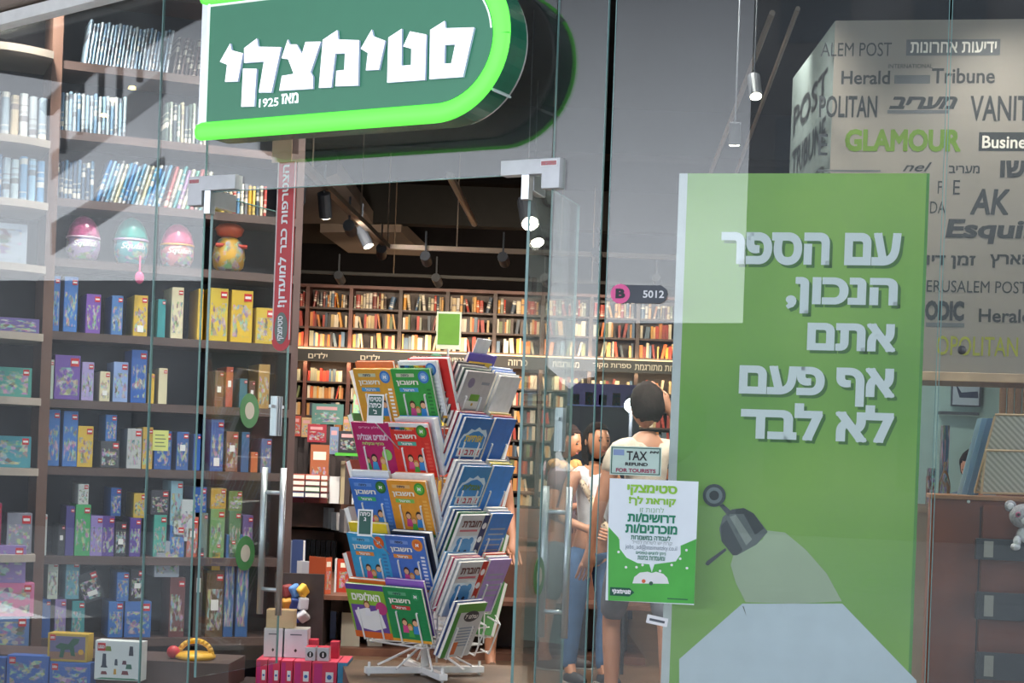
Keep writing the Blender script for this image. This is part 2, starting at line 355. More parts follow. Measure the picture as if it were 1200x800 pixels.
# ------------------------------------------------ shop sign
SY = -.30                                                  # face stands this far in front of the glass
c0 = DOORP.px(513, 47, SY); l0 = DOORP.px(246, 47, SY); RO = .345; BW = .082
SG = DOORP.at(c0[0], SY, c0[1]); L = l0[0]-c0[0]
sg = thing('shop_sign', 'long green lit shop sign with white raised lettering over the door', 'sign', SG)
def pill(r, x0=L, n=28): return [(x0, -r)] + [(r*math.cos(R_(-90+180*i/n)), r*math.sin(R_(-90+180*i/n))) for i in range(n+1)] + [(x0, r)]
MB().prism(pill(RO-.012), .012, .16).build('housing', mat('sign_green_side', srgb('0f5f45'), .25, noise=.1), sg)
MB().prism(pill(RO-.02), .16, .185).build('back_rim', mat('sign_rim', (.5,.52,.5), .4, .5), sg)
MB().prism(pill(RO-BW), -.004, .012).build('face_panel', mat('sign_face', srgb('327a5c'), .35, emit=.20, noise=.02), sg)
def band(sgn):
    """lit border tube: straight run and half of the round end, with a rounded tip"""
    rr = RO-BW/2; pts = [Vector((L-.03, 0, sgn*rr))] + [Vector((rr*math.cos(R_(t)), 0, rr*math.sin(R_(t)))) for t in (range(-90, 2, 6) if sgn < 0 else range(90, -2, -6))]
    mb = MB(); n = 12; rings = []
    pts = [pts[0]+Vector((-.035, 0, 0)), pts[0]+Vector((-.025, 0, 0))]+pts; rad = [.012, .032]+[BW/2]*(len(pts)-2)
    for k, p in enumerate(pts):
        d = (pts[min(k+1, len(pts)-1)]-pts[max(k-1, 0)]).normalized(); up = Vector((0,1,0)); sd = d.cross(up)
        rings.append([p+sd*math.cos(2*math.pi*i/n)*rad[k]+up*math.sin(2*math.pi*i/n)*rad[k]*.45 for i in range(n)])
    vs = [v for r in rings for v in r]; fs = [(k*n+i, k*n+(i+1)%n, (k+1)*n+(i+1)%n, (k+1)*n+i) for k in range(len(rings)-1) for i in range(n)]+[tuple(range(n))[::-1]]
    mb.add(vs, fs); return mb
NEON = mat('lime_neon', (.14,.95,.085), .4, emit=.58, noise=0)
for sgn in (1, -1): band(sgn).build('light_border', NEON, sg, smooth=True)
mb = MB(); ri = RO-BW
mb.box(L, 0, -.012, -.004, ri-.012, ri-.004)
for i in range(12): 
    a, b = R_(90-i*7), R_(90-(i+1)*7); mb.tube((ri*.985*math.cos(a), -.008, ri*.985*math.sin(a)), (ri*.985*math.cos(b), -.008, ri*.985*math.sin(b)), .004, 5)
mb.box(L-.008, L, -.012, .012, -ri, ri); mb.build('white_piping', hm('dfe8e4', emit=.5), sg)
MB().box(L-.05, L-.008, -.0, .15, -RO+.04, RO-.04).build('end_cap', STEEL, sg)
Z1 = lambda x, y: (240+x/6.153, 10+y/6.153)
Z2 = lambda x, y: (400+x/5, y/5)
LET = [(Z1, [(183,250),(193,300),(275,322),(237,525),(145,528),(160,405),(108,383)], None),
 (Z1, [(375,215),(385,275),(550,278),(480,605),(388,605),(425,382),(283,392),(283,285)], None),
 (Z1, [(275,432),(374,434),(356,705),(262,708)], None),
 (Z1, [(598,222),(612,258),(662,258),(700,325),(725,240),(836,238),(762,458),(780,490),(778,578),(536,592),(555,485),(640,470),(600,365),(552,358)], None),
 (Z1, [(955,155),(962,222),(1112,228),(1105,555),(940,560),(948,448),(1005,442),(1010,322),(940,325),(912,568),(822,572),(850,225)], None),
 (Z2, [(178,172),(188,212),(257,238),(220,408),(143,412),(155,310),(113,285)], None),
 (Z2, [(354,168),(352,385),(408,380),(410,285),(362,272),(402,183),(498,202),(490,468),(268,484),(275,220)], None),
 (Z2, [(605,122),(610,165),(778,160),(712,450),(515,464),(520,175)], [(605,262),(665,260),(642,370),(602,372)])]
LW = mat('letter_white', (.93,.94,1.0), .4, emit=.55, noise=0)
LOGO = []                                                  # the same outlines serve the small logos
for zf, pts, hole in LET:
    P = [SG.px(*zf(*p), dy=-.018) for p in pts]; H = [SG.px(*zf(*p), dy=-.02) for p in hole] if hole else None
    LOGO.append((P, H)); mb = MB().prism(P, -.018, -.004, hole=H)
    for i_, f_ in enumerate(mb.f):
        a_, b_, c__ = (Vector(mb.v[j_]) for j_ in f_[:3]); n_ = (b_-a_).cross(c__-a_).normalized()
        if abs(n_.y) < .5: mb.m[i_] = 1
    mb.build('letter', [LW, mat('letter_side_shaded', (.42,.50,.66), .4, emit=.2, noise=0)], sg)  # letter sides tinted bluish, their shade put into the colour
r = rc(SG, 303, 110, 349, 125, -.01); xm_ = r[0]+(r[2]-r[0])*.53
text('1925', (r[0], r[1]+.004, xm_-.006, r[3]-.014), -.006, LW, sg, bold=.02)
text(rtl('מאז'), (xm_+.008, r[1]+.010, r[2], r[3]), -.006, LW, sg, bold=.035)
for t in (35, -40): MB().box(-.008, .008, 0, .15, -.004, .004, M=Matrix.Translation((RO*.99*math.cos(R_(t)), .01, RO*.99*math.sin(R_(t)))) @ Matrix.Rotation(-R_(t), 4, 'Y')).build('housing_seam', hm('cfe0da'), sg)
for x in (L*.8, L*.2): MB().tube((x, .18, 0), (x, .29, 0), .02, 10).build('wall_mount', STEEL, sg)
lx0 = min(p[0] for P, H in LOGO for p in P); lx1 = max(p[0] for P, H in LOGO for p in P); lz0 = min(p[1] for P, H in LOGO for p in P); lz1 = max(p[1] for P, H in LOGO for p in P)
def small_logo(rect, y, m, par):
    mb = MB(); f_ = lambda p: (rect[0]+(p[0]-lx0)/(lx1-lx0)*(rect[2]-rect[0]), rect[1]+(p[1]-lz0)/(lz1-lz0)*(rect[3]-rect[1]))
    for P, H in LOGO: mb.prism([f_(p) for p in P], y-.0004, y, hole=[f_(p) for p in H] if H else None)
    return mb.build('logo_lettering', m, par)

# ------------------------------------------------ big green panel poster
PY = .14; a = RIGHTP.px(797, 790, PY); b = RIGHTP.px(1086, 203, PY); zb = RIGHTP.px(940, 880, PY)[1]
bl = RIGHTP.px(806, 203, PY)
PO = RIGHTP.at(bl[0], PY, zb); PW = b[0]-bl[0]; PH = b[1]-zb
po = thing('poster_panel', 'tall green panel with white slogan and printed reading lamp inside the window', 'poster', PO)
PG = bpy.data.materials.new('poster_green'); PG.use_nodes = True; n = PG.node_tree.nodes; l = PG.node_tree.links
tcn = n.new('ShaderNodeTexCoord'); gr = n.new('ShaderNodeTexNoise'); gr.inputs['Scale'].default_value = 1.1; gr.inputs['Detail'].default_value = 1; l.new(tcn.outputs['Object'], gr.inputs[0])
rm = n.new('ShaderNodeValToRGB'); l.new(gr.outputs['Fac'], rm.inputs[0]); rm.color_ramp.elements[0].position = .35; rm.color_ramp.elements[1].position = .65
rm.color_ramp.elements[0].color = (*srgb('78b04a'), 1); rm.color_ramp.elements[1].color = (*srgb('9cc75c'), 1)
l.new(rm.outputs[0], n['Principled BSDF'].inputs['Base Color']); n['Principled BSDF'].inputs['Roughness'].default_value = .45
MB().box(0, PW, 0, .05, 0, PH).build('printed_board', PG, po)
MB().box(-.035, 0, 0, .06, 0, PH).build('side_frame', mat('panel_frame', (.70,.72,.74), .4), po)
MB().box(PW, PW+.012, 0, .06, 0, PH).build('side_frame', hm('5f9e4a'), po)
PWH = mat('poster_white', srgb('f4f8fb'), .5, noise=.01); SHD = hm('4e7d38')
for s_, rr in (('עם הספר', (845,272,1056,311)), ('הנכון,', (921,325,1052,368)), ('אתם', (946,378,1050,412)), ('אף פעם', (866,429,1049,475)), ('לא לבד', (868,473,1048,517))):
    q = rc(PO, *rr)
    text(rtl(s_), (q[0]+.012, q[1]-.012, q[2]+.012, q[3]-.012), -.0012, SHD, po, 'lettering_shadow', bold=.052)
    text(rtl(s_), q, -.0024, PWH, po, 'slogan_line', bold=.052)
def poly(par, fr, pts, y, m, name, zf=lambda x, y: (780+x/2.857, 560+y/2.857), **k):
    return MB().prism([fr.px(*zf(*p)) for p in pts], y, y+.0005).build(name, m, par, **k)
poly(po, PO, [(870,707),(987,707),(1074,797),(1074,878),(796,878),(796,772)], -.0020, mat('light_beam_print', srgb('dde6f0'), .5, noise=.03), 'printed_beam', zf=lambda x, y: (x, y))
poly(po, PO, [(340,175),(400,182),(470,240),(540,320),(590,412),(430,420),(268,415),(235,350),(218,290),(228,255),(280,235),(325,205)], -.0026, mat('shade_print', srgb('b9c7a6'), .5, noise=.12, scale=3), 'printed_shade')
poly(po, PO, [(180,170),(192,130),(222,105),(262,100),(295,118),(342,180),(305,222),(240,258),(225,258),(188,212)], -.0034, hm('6d7475'), 'printed_lamp_cap')
poly(po, PO, [(205,120),(222,105),(262,100),(295,118),(330,168),(300,190),(262,120)], -.0040, hm('3a4145'), 'printed_lamp_cap_dark')
poly(po, PO, [(186,160),(205,140),(258,240),(240,258),(225,258),(188,212)], -.0040, hm('3a4348'), 'printed_lamp_cap_dark')
poly(po, PO, [(215,130),(235,122),(290,205),(270,225)], -.0041, hm('a3a8a0'), 'printed_highlight')
poly(po, PO, [(180,92),(192,86),(222,112),(210,128)], -.0036, hm('4a5055'), 'printed_arm')
poly(po, PO, [(133,288),(138,278),(200,234),(204,242),(142,293)], -.0036, hm('4b5157'), 'printed_switch')
cj = PO.px(780+163/2.857, 560+58/2.857)
for r_, c_, y_ in ((.047, '4c545c', -.0036), (.034, '8f989d', -.0043), (.020, '3a4046', -.0049)): MB().prism(circ(cj[0], cj[1], r_), y_, y_+.0004).build('printed_joint', hm(c_), po)
poly(po, PO, [(258,428),(262,430),(271,460),(267,452)], -.0045, hm('3b4a3a'), 'printed_crack')

# ------------------------------------------------ stickers and sheets on the glass
def sheet(name, lab, cat, fr, rect, dy, m, th=.002):
    q = rc(fr, *rect, dy=dy); ff = fr.at(q[0], dy, q[1]); o = thing(name, lab, cat, ff)
    MB().box(0, q[2]-q[0], 0, th, 0, q[3]-q[1]).build('sheet', m, o); return o, ff, q[2]-q[0], q[3]-q[1]
# number badge
q = rc(RIGHTP, 716, 333, 783, 356, -.012); BF = RIGHTP.at(q[0], -.012, q[1]); bw, bh = q[2]-q[0], q[3]-q[1]
o = thing('number_badge', 'dark grey pill sticker reading B 5012 with pink disc on the glass', 'sticker', BF)
MB().prism([(bh/2, bh*.04)]+circ(bw-bh/2, bh/2, bh*.46, 16, a0=-90, a1=90)+[(bh/2, bh*.96)], 0, .002).build('pill', hm('4c5057'), o)
MB().prism(circ(bh*.48, bh*.5, bh*.5, 28), -.002, 0).build('pink_disc', hm('e8639b'), o)
text('B', (bh*.24, bh*.26, bh*.74, bh*.77), -.0026, hm('30333a'), o, bold=.07)
text('5012', (bw*.56, bh*.31, bw*.93, bh*.70), -.0006, WHITE, o, bold=.025)
# tourist sign
o, ff, sw, sh = sheet('tax_refund_sign', 'small pale green sign reading TAX REFUND FOR TOURISTS', 'sign', RIGHTP, (715,523,775,557), -.012, hm('b9cfc4'))
G = hm('2f5a48')
for z in (sh*.04, sh*.93): MB().box(sw*.02, sw*.98, -.0006, 0, z, z+sh*.03).build('border', G, o)
for x in (sw*.02, sw*.96): MB().box(x, x+sw*.02, -.0006, 0, sh*.04, sh*.96).build('border', G, o)
text('TAX', (sw*.32, sh*.52, sw*.72, sh*.84), -.001, BLACK, o, bold=.02); text('REFUND', (sw*.30, sh*.33, sw*.74, sh*.45), -.001, BLACK, o, bold=.04)
text('FOR TOURISTS', (sw*.12, sh*.10, sw*.90, sh*.24), -.001, hm('a03a5a'), o, bold=.04)
MB().box(sw*.06, sw*.27, -.001, 0, sh*.68, sh*.88).build('flag_patch', hm('7f93b8'), o)
mb = MB()
for i in range(5): mb.tube((sw*(.78+.035*i), -.001, sh*(.78+.06*(i%2))), (sw*(.80+.035*i), -.001, sh*(.86-.05*(i%2))), .0025, 4)
mb.build('scribble_emblem', BLACK, o)
# job notice
o, ff, sw, sh = sheet('job_notice', 'white and green job notice sheet taped to the glass under the small tax sign', 'poster', RIGHTP, (712,562,816,706), -.012, mat('notice_white', srgb('e3ebef'), .4, noise=.02))
zz = lambda x, y: (700+x/3.809, 510+y/3.809)
GN = mat('notice_green', srgb('4fae48'), .4, noise=.1, scale=6)
gp = [ff.px(*zz(*p)) for p in ((48,745),(440,752),(442,462),(372,492),(372,530),(350,562),(255,575),(243,612),(232,575),(180,570),(130,545),(100,505),(98,460),(50,408))]
MB().prism([(min(max(x, .0), sw), min(max(z, 0), sh)) for x, z in gp], -.0008, 0).build('green_ground', GN, o)
def ntext(s_, r, c, b=.03, reverse=True):
    a, b_ = ff.px(*zz(r[0], r[3])), ff.px(*zz(r[2], r[1])); text(rtl(s_) if reverse else s_, (a[0], a[1], b_[0], b_[1]), -.0016, hm(c), o, bold=b)
ntext('סטימצקי', (133,226,358,266), '8fc43e', .05); ntext('קוראת לך!', (140,278,352,312), '8fc43e', .05); ntext('לחנות זו', (190,322,298,342), '8fb98a', .0)
ntext('דרושים/ות', (135,352,350,385), '1f8462', .045); ntext('מוכרנים/ות', (125,400,358,434), '1f8462', .045); ntext('לעבודה במשמרות', (150,448,328,464), '2b7a60', .03)
ntext('קו"ח יש לשלוח למייל', (155,474,335,488), '9aa5a5', 0); ntext('jobs_ad@steimatzky.co.il', (125,494,356,510), '7c8a94', 0, False)
ntext('ניתן להגיש טפסים', (172,520,306,533), '3c8a6c', .02); ntext('ומועמדות בחנות', (180,541,302,554), '3c8a6c', .02)
MB().prism([ff.px(*zz(*p)) for p in ((157,660),(165,632),(190,612),(225,608),(243,614),(262,608),(295,618),(312,635),(320,662))], -.0016, -.0008).build('open_book_print', WHITE, o)
c_ = ff.px(*zz(207,650)); MB().prism(circ(*c_, .008), -.0022, -.0016).build('figure_print', hm('d8643a'), o); c_ = ff.px(*zz(240,660)); MB().prism(circ(*c_, .008), -.0022, -.0016).build('figure_print', hm('35584a'), o)
for px_, py_ in ((100,457),(95,520),(128,588),(175,588),(202,578),(280,605),(370,550),(398,512),(400,592),(332,578)):
    c_ = ff.px(*zz(px_, py_)); MB().prism(circ(*c_, .0055, 8), -.0016, -.0008).build('star_print', WHITE, o)
a, b = ff.px(*zz(56,714)), ff.px(*zz(166,682)); MB().prism([(a[0], a[1]), (b[0]-.02, a[1]), (b[0], (a[1]+b[1])/2), (b[0]-.02, b[1]), (a[0], b[1])], -.0014, -.0008).build('logo_ground', hm('12533f'), o)
small_logo((a[0]+.008, a[1]+.006, b[0]-.014, b[1]-.006), -.0018, WHITE, o)
MB().box(sw*.70, sw*.93, -.0014, -.0008, sh*.036, sh*.046).build('small_print', hm('2f6b45'), o)
# small white label lower down
q = rc(RIGHTP, 757, 720, 782, 730, -.012); ff2 = RIGHTP.at(q[0], -.012, q[1]); o = thing('glass_label', 'small tilted white strip label on the glass below the job notice', 'label', ff2)
M = Matrix.Rotation(R_(9), 4, 'Y'); MB().box(0, q[2]-q[0], 0, .001, 0, .035, M=M).build('sheet', WHITE, o)
mb = MB(); mb.box(.012, .075, -.0006, 0, .012, .022, M=M); mb.build('label_print', hm('555a60'), o)
# yellow note stuck on the left pane
o, f3, sw3, sh3 = sheet('yellow_note', 'pale yellow note with handwriting stuck on the left glass pane', 'note', DOORP, (179,504,197,528), -.012, hm('e6ea86'))
for i in range(4): MB().box(sw3*.15, sw3*(.85-.1*(i%2)), -.0006, 0, sh3*(.2+.18*i), sh3*(.24+.18*i)).build('handwriting', hm('5a6a50'), o)
# red vertical banner behind the transom at the left hinge
q = rc(DOORP, 322, 190, 343, 411, .05); BN = DOORP.at(q[0], .05, q[1]); bw, bh = q[2]-q[0], q[3]-q[1]
o = thing('red_banner', 'narrow red vertical banner with white lettering hanging at the left door leaf', 'banner', BN)
SH = -bh*math.tan(R_(.0)); 
MB().prism(circ(bw/2, bw*.5, bw*.5, 14, a0=180, a1=360)+[(bw, bh), (0, bh)], 0, .004).build('strip', hm('b92c33'), o)
for x in (.0, bw-.006): MB().box(x, x+.006, -.001, 0, bw*.5, bh).build('white_margin', hm('cfc3c0'), o)
text(rtl('הצטרפות כבר למועדון!'), (bw*.22, bh*.23, bw*.78, bh*.985), -.0016, WHITE, o, rot=90, bold=.03)
mb = MB(); MB().prism(circ(bw/2, bh*.12, bw*.36, 20, rz=bh*.085), -.0012, 0).build('logo_ground', hm('5d6a62'), o)
text(rtl('סטימצקי'), (bw*.32, bh*.055, bw*.68, bh*.185), -.002, WHITE, o, rot=90, bold=.03)
q = rc(DOORP, 319, 158, 342, 190, .05)
tg = MB().box(0, q[2]-q[0], 0, .003, 0, q[3]-q[1]).build('masking_tape', hm('c9a888'), None, DOORP.w(q[0], .05, q[1]), DOORP.a); tag(tg, 'strip of beige tape holding the red banner', 'tape')
o = MB().ball((0,0,0), .018, 8, (1,.5,1)).build('glass_bolt', mat('dark_steel', (.08,.08,.08), .3, .8), None, RIGHTP.w(*(lambda a: (a[0], -.01, a[1]))(RIGHTP.px(1127, 410)))); tag(o, 'round dark bolt through the glass in front of the magazine names', 'bolt')

# ------------------------------------------------ lit fascia covered with magazine names
NY = Fr(*W(960, 540, 8.6).xy, 0, R_(-10)); NZ0 = NY.px(1150, 437)[1]; NZ1 = NY.px(1000, 24)[1]; NXE = 2.2
NF = NY.at(0, 0, NZ0); nh = NZ1-NZ0
fa = thing('magazine_fascia', 'big pale overhead box covered with printed newspaper and magazine names', 'display panel', NF)
MB().box(0, NXE, 0, .03, 0, nh).build('front_board', mat('fascia_print', srgb('857e77'), .5, noise=.04, scale=2), fa)
sp_ = lambda t, o_=0: (-.174*t-o_, .985*t)                # the side runs straight back from the corner
mb = MB(); q_ = [sp_(0), sp_(1.3), (sp_(1.3)[0]+.03, sp_(1.3)[1]), (.03, .03)]
mb.add([(x, y, z) for z in (0, nh) for x, y in q_], [(0,3,2,1),(4,5,6,7),(0,1,5,4),(1,2,6,5),(2,3,7,6),(3,0,4,7)]); mb.build('side_board', mat('fascia_side', srgb('6f7a7a'), .5, noise=.1), fa)
MB().box(-.005, NXE, -.02, .04, -.045, 0).build('wood_edge', OAK, fa, bevel=.003)
MB().box(0.03, NXE, .03, 1.35, 0, .03).build('soffit_board', OAK, fa)
DK = hm('33363a'); GD = hm('5b5e62')
def nt_(s_, r, m=DK, b=.02, shear=0): text(s_, rc(NF, *r), -.0015, m, fa, bold=b, shear=shear, name='printed_name')
nt_('ALEM POST', (962,50,1045,66), DK, -.004); nt_('Herald', (986,83,1043,99), DK, .02); nt_('Tribune', (1092,80,1166,98), DK, .02); nt_('INTERNATIONAL', (1041,75,1093,80), DK, 0)
nt_('POLITAN', (960,112,1028,138), DK, .02); nt_(rtl('מעריב'), (1042,113,1122,128), DK, .05, .3); nt_('VANITY', (1137,112,1222,142), DK, .02)
nt_('GLAMOUR', (990,151,1126,178), hm('5f7d28'), .05); nt_('E', (959,157,970,182), DK, -.01); nt_(rtl('מעריב'), (1112,194,1148,203), DK, .02); nt_('nel', (1058,190,1092,201), DK, .01, .4)
nt_(rtl('שו'), (1172,188,1202,208), DK, .05); nt_('E', (1117,211,1125,228), DK, -.01); nt_('F', (1099,212,1104,227), DK, -.01); nt_('AK', (1137,221,1183,252), DK, .03, .15); nt_('Esquire', (1108,257,1238,286), DK, .04, .1)
nt_(rtl('זמן דיו'), (1086,299,1143,315), DK, .03); nt_(rtl('הארץ'), (1160,298,1210,314), DK, .03); nt_('ERUSALEM POST', (1086,329,1204,343), DK, -.004); nt_('ODIC', (1084,352,1130,376), DK, .06)
nt_('Herald', (1147,362,1208,378), DK, .02); nt_('OPOLITAN', (1097,394,1193,417), hm('93962f'), .01); nt_('DA', (1090,236,1108,250), DK, 0)
for s_, r_, tr in ((rtl('ידיעות אחרונות'), (1062,46,1172,65), (1067,49,1168,62)), ('Business', (1147,155,1222,177), (1151,159,1218,174))):
    q = rc(NF, *r_); MB().box(q[0], q[2], -.0012, 0, q[1], q[3]).build('name_block', GD if r_[0] < 1100 else DK, fa)
    q = rc(NF, *tr); text(s_, q, -.0026, hm('d8d2c8'), fa, bold=.02, name='printed_name')
for r_ in ((1040,129,1112,133), (958,199,1032,201), (1085,378,1130,383), (1048,88,1090,98)):
    q = rc(NF, *r_); MB().box(q[0], q[2], -.0012, 0, q[1], q[3]).build('name_rule', GD, fa)
SD = NF.at(0, 0, 0, R_(-90)) # left side carries sideways names
for i, s_ in enumerate(('HERALD', rtl('מעריב'), 'JERUSALEM', rtl('הארץ'), 'TRIBUNE', 'POST')):
    z0 = .15+i*(nh-.25)/6; vs, fs = glyphs(s_, .02)
    mb = MB(); mb.add([(*sp_(1.2-u*1.05, .003), z0+v*(nh*.09)) for u, v, q_ in vs], fs); mb.build('printed_name', DK, fa)
# ------------------------------------------------ back wall book shelves
BY = 20.0; ZP = BY/F                                        # one picture pixel at the back wall
bz = lambda py: EYE + (540-py)*ZP                            # at the middle of the picture (before roll)
def bzx(px, py): return W(px, py, BY).z
def bxx(px): return W(px, 450, BY).x
X0, X1 = bxx(300), bxx(850); uprights = [bxx(p) for p in (303, 357, 408, 466, 521, 577, 633, 690, 745, 800, 852)]
zrow = [bzx(500, y) for y in (364, 387, 410)]; zlab = (bzx(500, 428), bzx(500, 414))
zlow = [zlab[0]-.03-.20*(k+1) for k in range(11)]
REDW = mat('red_brown_wood', (.085,.022,.016), .45, noise=.3, scale=5); DSH = mat('dark_brown_shelf', (.035,.018,.016), .5, noise=.3)
PAL = [tuple(v*.8 for v in srgb(c)) for c in ('c8442c','d06a2c','a83a2c','d89a3c','4a6a8c','b8742c','d8c8a8','e3d7bf','c9b48c','b5382c','d9c9b0','7a2f2a','e0b070','c47a3c','3b4a5c','d6d2c8','8a8f80','2c2b30','b8a070','e2dccb','a03a34','5a7085','d49a5a','4b3a34','ddc79a','c8bfae','6c7a52','d8d0c0')]
def book_mesh():
    mb = MB(); t = .12                                       # unit book: spine to the viewer, rounded spine, page block set in
    mb.prism([(-.5,0),(.5,0),(.5,1),(-.5,1)], .06, .08, 0)
    vs = []
    for x, y in ((-.5,.10),(-.3,.02),(0,0),(.3,.02),(.5,.10),(.5,1),(-.5,1)): vs += [(x, y, 0), (x, y, 1)]
    n = 7; fs = [(2*i, 2*((i+1)%n), 2*((i+1)%n)+1, 2*i+1) for i in range(n)]+[tuple(2*i+1 for i in range(n)), tuple(2*i for i in range(n))[::-1]]
    mb = MB().add(vs, fs, 0); mb.box(-.38, .38, .12, 1.005, .015, 1.004, 1); return mb.mesh('book', [BOOK, PAGES])
BM = book_mesh()
def book(parent_fr, x, y, z, wd, h, d, col, lean=0, label='', group='', name='book', rz=0):
    o = bpy.data.objects.new(name, BM); COL.objects.link(o); v = parent_fr.w(x, y, z)
    o.location = v; o.rotation_mode = 'XYZ'; o.rotation_euler = (0, lean, parent_fr.a+rz); o.scale = (wd, d, h); o.color = (*col, 1)
    tag(o, label, 'book', group); return o
shelf_fr = Fr(0, BY, 0, 0)
shu = thing('bookcase', 'wall-wide dark brown bookcase filled with books at the back of the shop', 'bookcase', Fr(0, BY, 0, 0))
MB().box(X0, X1, .34, .38, 0, bzx(500, 341)).build('back_board', DSH, shu)
for i, x in enumerate(uprights): MB().box(x-.022, x+.022, -.01, .34, 0, bzx(500, 341)).build('upright', REDW if i in (1, 2) else DSH, shu)  # two uprights coloured redder, the red light on them painted in
MB().box(X0, X1, -.02, .36, bzx(500, 341), bzx(500, 341)+.035).build('top_board', REDW, shu)
for z in zrow+zlow: MB().box(X0, X1, 0, .34, z-.022, z).build('shelf_board', DSH, shu)
MB().box(X0, X1, -.06, .0, zlab[0], zlab[1]).build('header_board', mat('header_dark', (.02,.02,.022), .5), shu)
LED = mat('warm_led', (1.0,.66,.34), .4, emit=1.3, noise=0)
MB().box(X0, X1, -.075, -.03, zrow[2]-.036, zrow[2]-.024).build('led_strip', LED, shu)
CR = hm('cfc8b8')
for px_, s_ in ((372,'ילדים'),(433,'ילדים'),(492,'נוער'),(548,'מתח ופנטזיה'),(606,'פרוזה'),(662,'מתורגמת'),(716,'ספרות מקור'),(772,'ספרות מתורגמת')):
    x = bxx(px_); h = zlab[1]-zlab[0]; wd = .045*len(s_); text(rtl(s_), (x-wd/2, zlab[0]+h*.22, x+wd/2, zlab[0]+h*.72), -.0625, CR, shu, 'header_lettering', bold=.02)
cnt = 0; stuff = MB(); scol = []
def fill_row(z, hmax, ind, xa=X0, xb=X1, extra=None):
    global cnt
    for bay_i, (a, b) in enumerate(zip(uprights, uprights[1:])):
        x = a+.03; nbay = -1
        while x < b-.06:
            if random.random() < .05: x += random.uniform(.03, .09); continue
            wd = random.uniform(.018, .042) if random.random() < .85 else random.uniform(.045, .06)
            h = hmax*random.uniform(.72, .98); col = random.choice(PAL); lean = 0
            if random.random() < .12: lean = random.choice((-1, 1))*random.uniform(.1, .25); x += .02
            if x+wd > b-.03: break
            nbay += 1
            if ind and cnt < 120 and bxx(338) < x < bxx(802):
                book(shelf_fr, x+wd/2, .02, z, wd*.94, h, .15, col, lean, f'{ORD[nbay]} book from the left in the {ORD[bay_i]} bay, top row of the back bookcase', 'books on the top row of the back bookcase'); cnt += 1
            else:
                M = Matrix.Translation((x+wd/2, .03, z+.001)) @ Matrix.Rotation(lean, 4, 'Y')
                stuff.box(-wd*.47, wd*.47, 0, .14, 0, h, M=M); scol.append(col)
            x += wd+(.02 if lean else 0)
for z, h in zip(zrow, (.20, .185, .185)): fill_row(z, h, z == zrow[0])
for z in zlow: fill_row(z, .165, False)
o = stuff.build('packed_books', WHITE, shu); o['kind'] = 'stuff'
ca = o.data.color_attributes.new('tone', 'FLOAT_COLOR', 'CORNER'); buf = []
for c in scol: buf += [c[0], c[1], c[2], 1]*24
ca.data.foreach_set('color', buf)
m = bpy.data.materials.new('packed_book_spines'); m.use_nodes = True; n = m.node_tree.nodes; at = n.new('ShaderNodeAttribute'); at.attribute_name = 'tone'
m.node_tree.links.new(at.outputs['Color'], n['Principled BSDF'].inputs['Base Color']); n['Principled BSDF'].inputs['Roughness'].default_value = .5
o.data.materials.clear(); o.data.materials.append(m)
# ladder rail in front of the shelves
# ------------------------------------------------ ceiling tracks and spots
TRK = mat('track_metal', (.16,.12,.09), .4, .4); LAMPM = mat('lamp_body', (.05,.055,.065), .4, .3)
A, B, C_ = W(352,205,10.6), W(454,289,14.7), W(860,302,14.7)
A.z = B.z
tr = thing('lighting_track', 'bronze ceiling track running in from the door and turning along the shop', 'light track', None, loc=B)
for p, q in ((A, B), (B, C_)): 
    M = MB(); d = (q-p); L_ = d.length; an = math.atan2(d.y, d.x)
    MM = Matrix.Translation(p-B) @ Matrix.Rotation(an, 4, 'Z'); M.box(0, L_, -.025, .025, -.02, .02, M=MM); M.build('rail', TRK, tr)
for t in (.1, .62, 1): 
    p = A.lerp(B, t)-B; MB().tube(p, p+Vector((0,0,4.15-B.z)), .006, 6).build('hanger_rod', TRK, tr)
for t in (.2, .5): p = B.lerp(C_, t)-B; MB().tube(p, p+Vector((0,0,4.15-B.z)), .006, 6).build('hanger_rod', TRK, tr)
A2, C2 = W(345,318,17.2), W(860,330,17.2); C2.z = A2.z
tr2 = thing('lighting_track', 'thin dark ceiling track near the back bookcase', 'light track', None, loc=A2)
MB().box(0, (C2-A2).length, -.02, .02, -.015, .015).build('rail', mat('rail_dark', (.02,.02,.02), .6, spec=.2), tr2)
for k in (1.0, 3.0): MB().tube((k,0,0), (k,0,4.15-A2.z), .006, 6).build('hanger_rod', TRK, tr2)
GLOW = mat('lamp_glow', (1.0,.88,.68), .4, emit=14, noise=0); HOT = mat('lamp_glow_hot', (1.0,.86,.62), .4, emit=40, noise=0)
def lamp(px_, py_, Y, tgt, power, lab, ang=100, big=1.0, hot=False, rod=.22, grp='spot lamps under the shop ceiling'):
    c = W(px_, py_, Y); tgt = Vector(tgt); d = (tgt-c).normalized(); 
    o = thing('spot_lamp', lab, 'ceiling lamp', None, grp, loc=c)
    MB().tube(-d*.12*big, d*.05*big, .045*big, 14).build('lamp_housing', LAMPM, o, smooth=False)
    MB().tube(d*.051*big, d*.054*big, .038*big, 14).build('lamp_face', HOT if hot else GLOW, o)
    top = -d*.09*big; MB().tube(top, (top.x, top.y, 4.15-c.z if hot else top.z+rod*big), .004 if hot else .009, 6).build('bracket', LAMPM, o)
    l = spot('spot_light', d*.07*big, tgt-c, power*.42, SHOP_WARM if Y > 13 else SHOP_WHITE, ang); l.parent = o
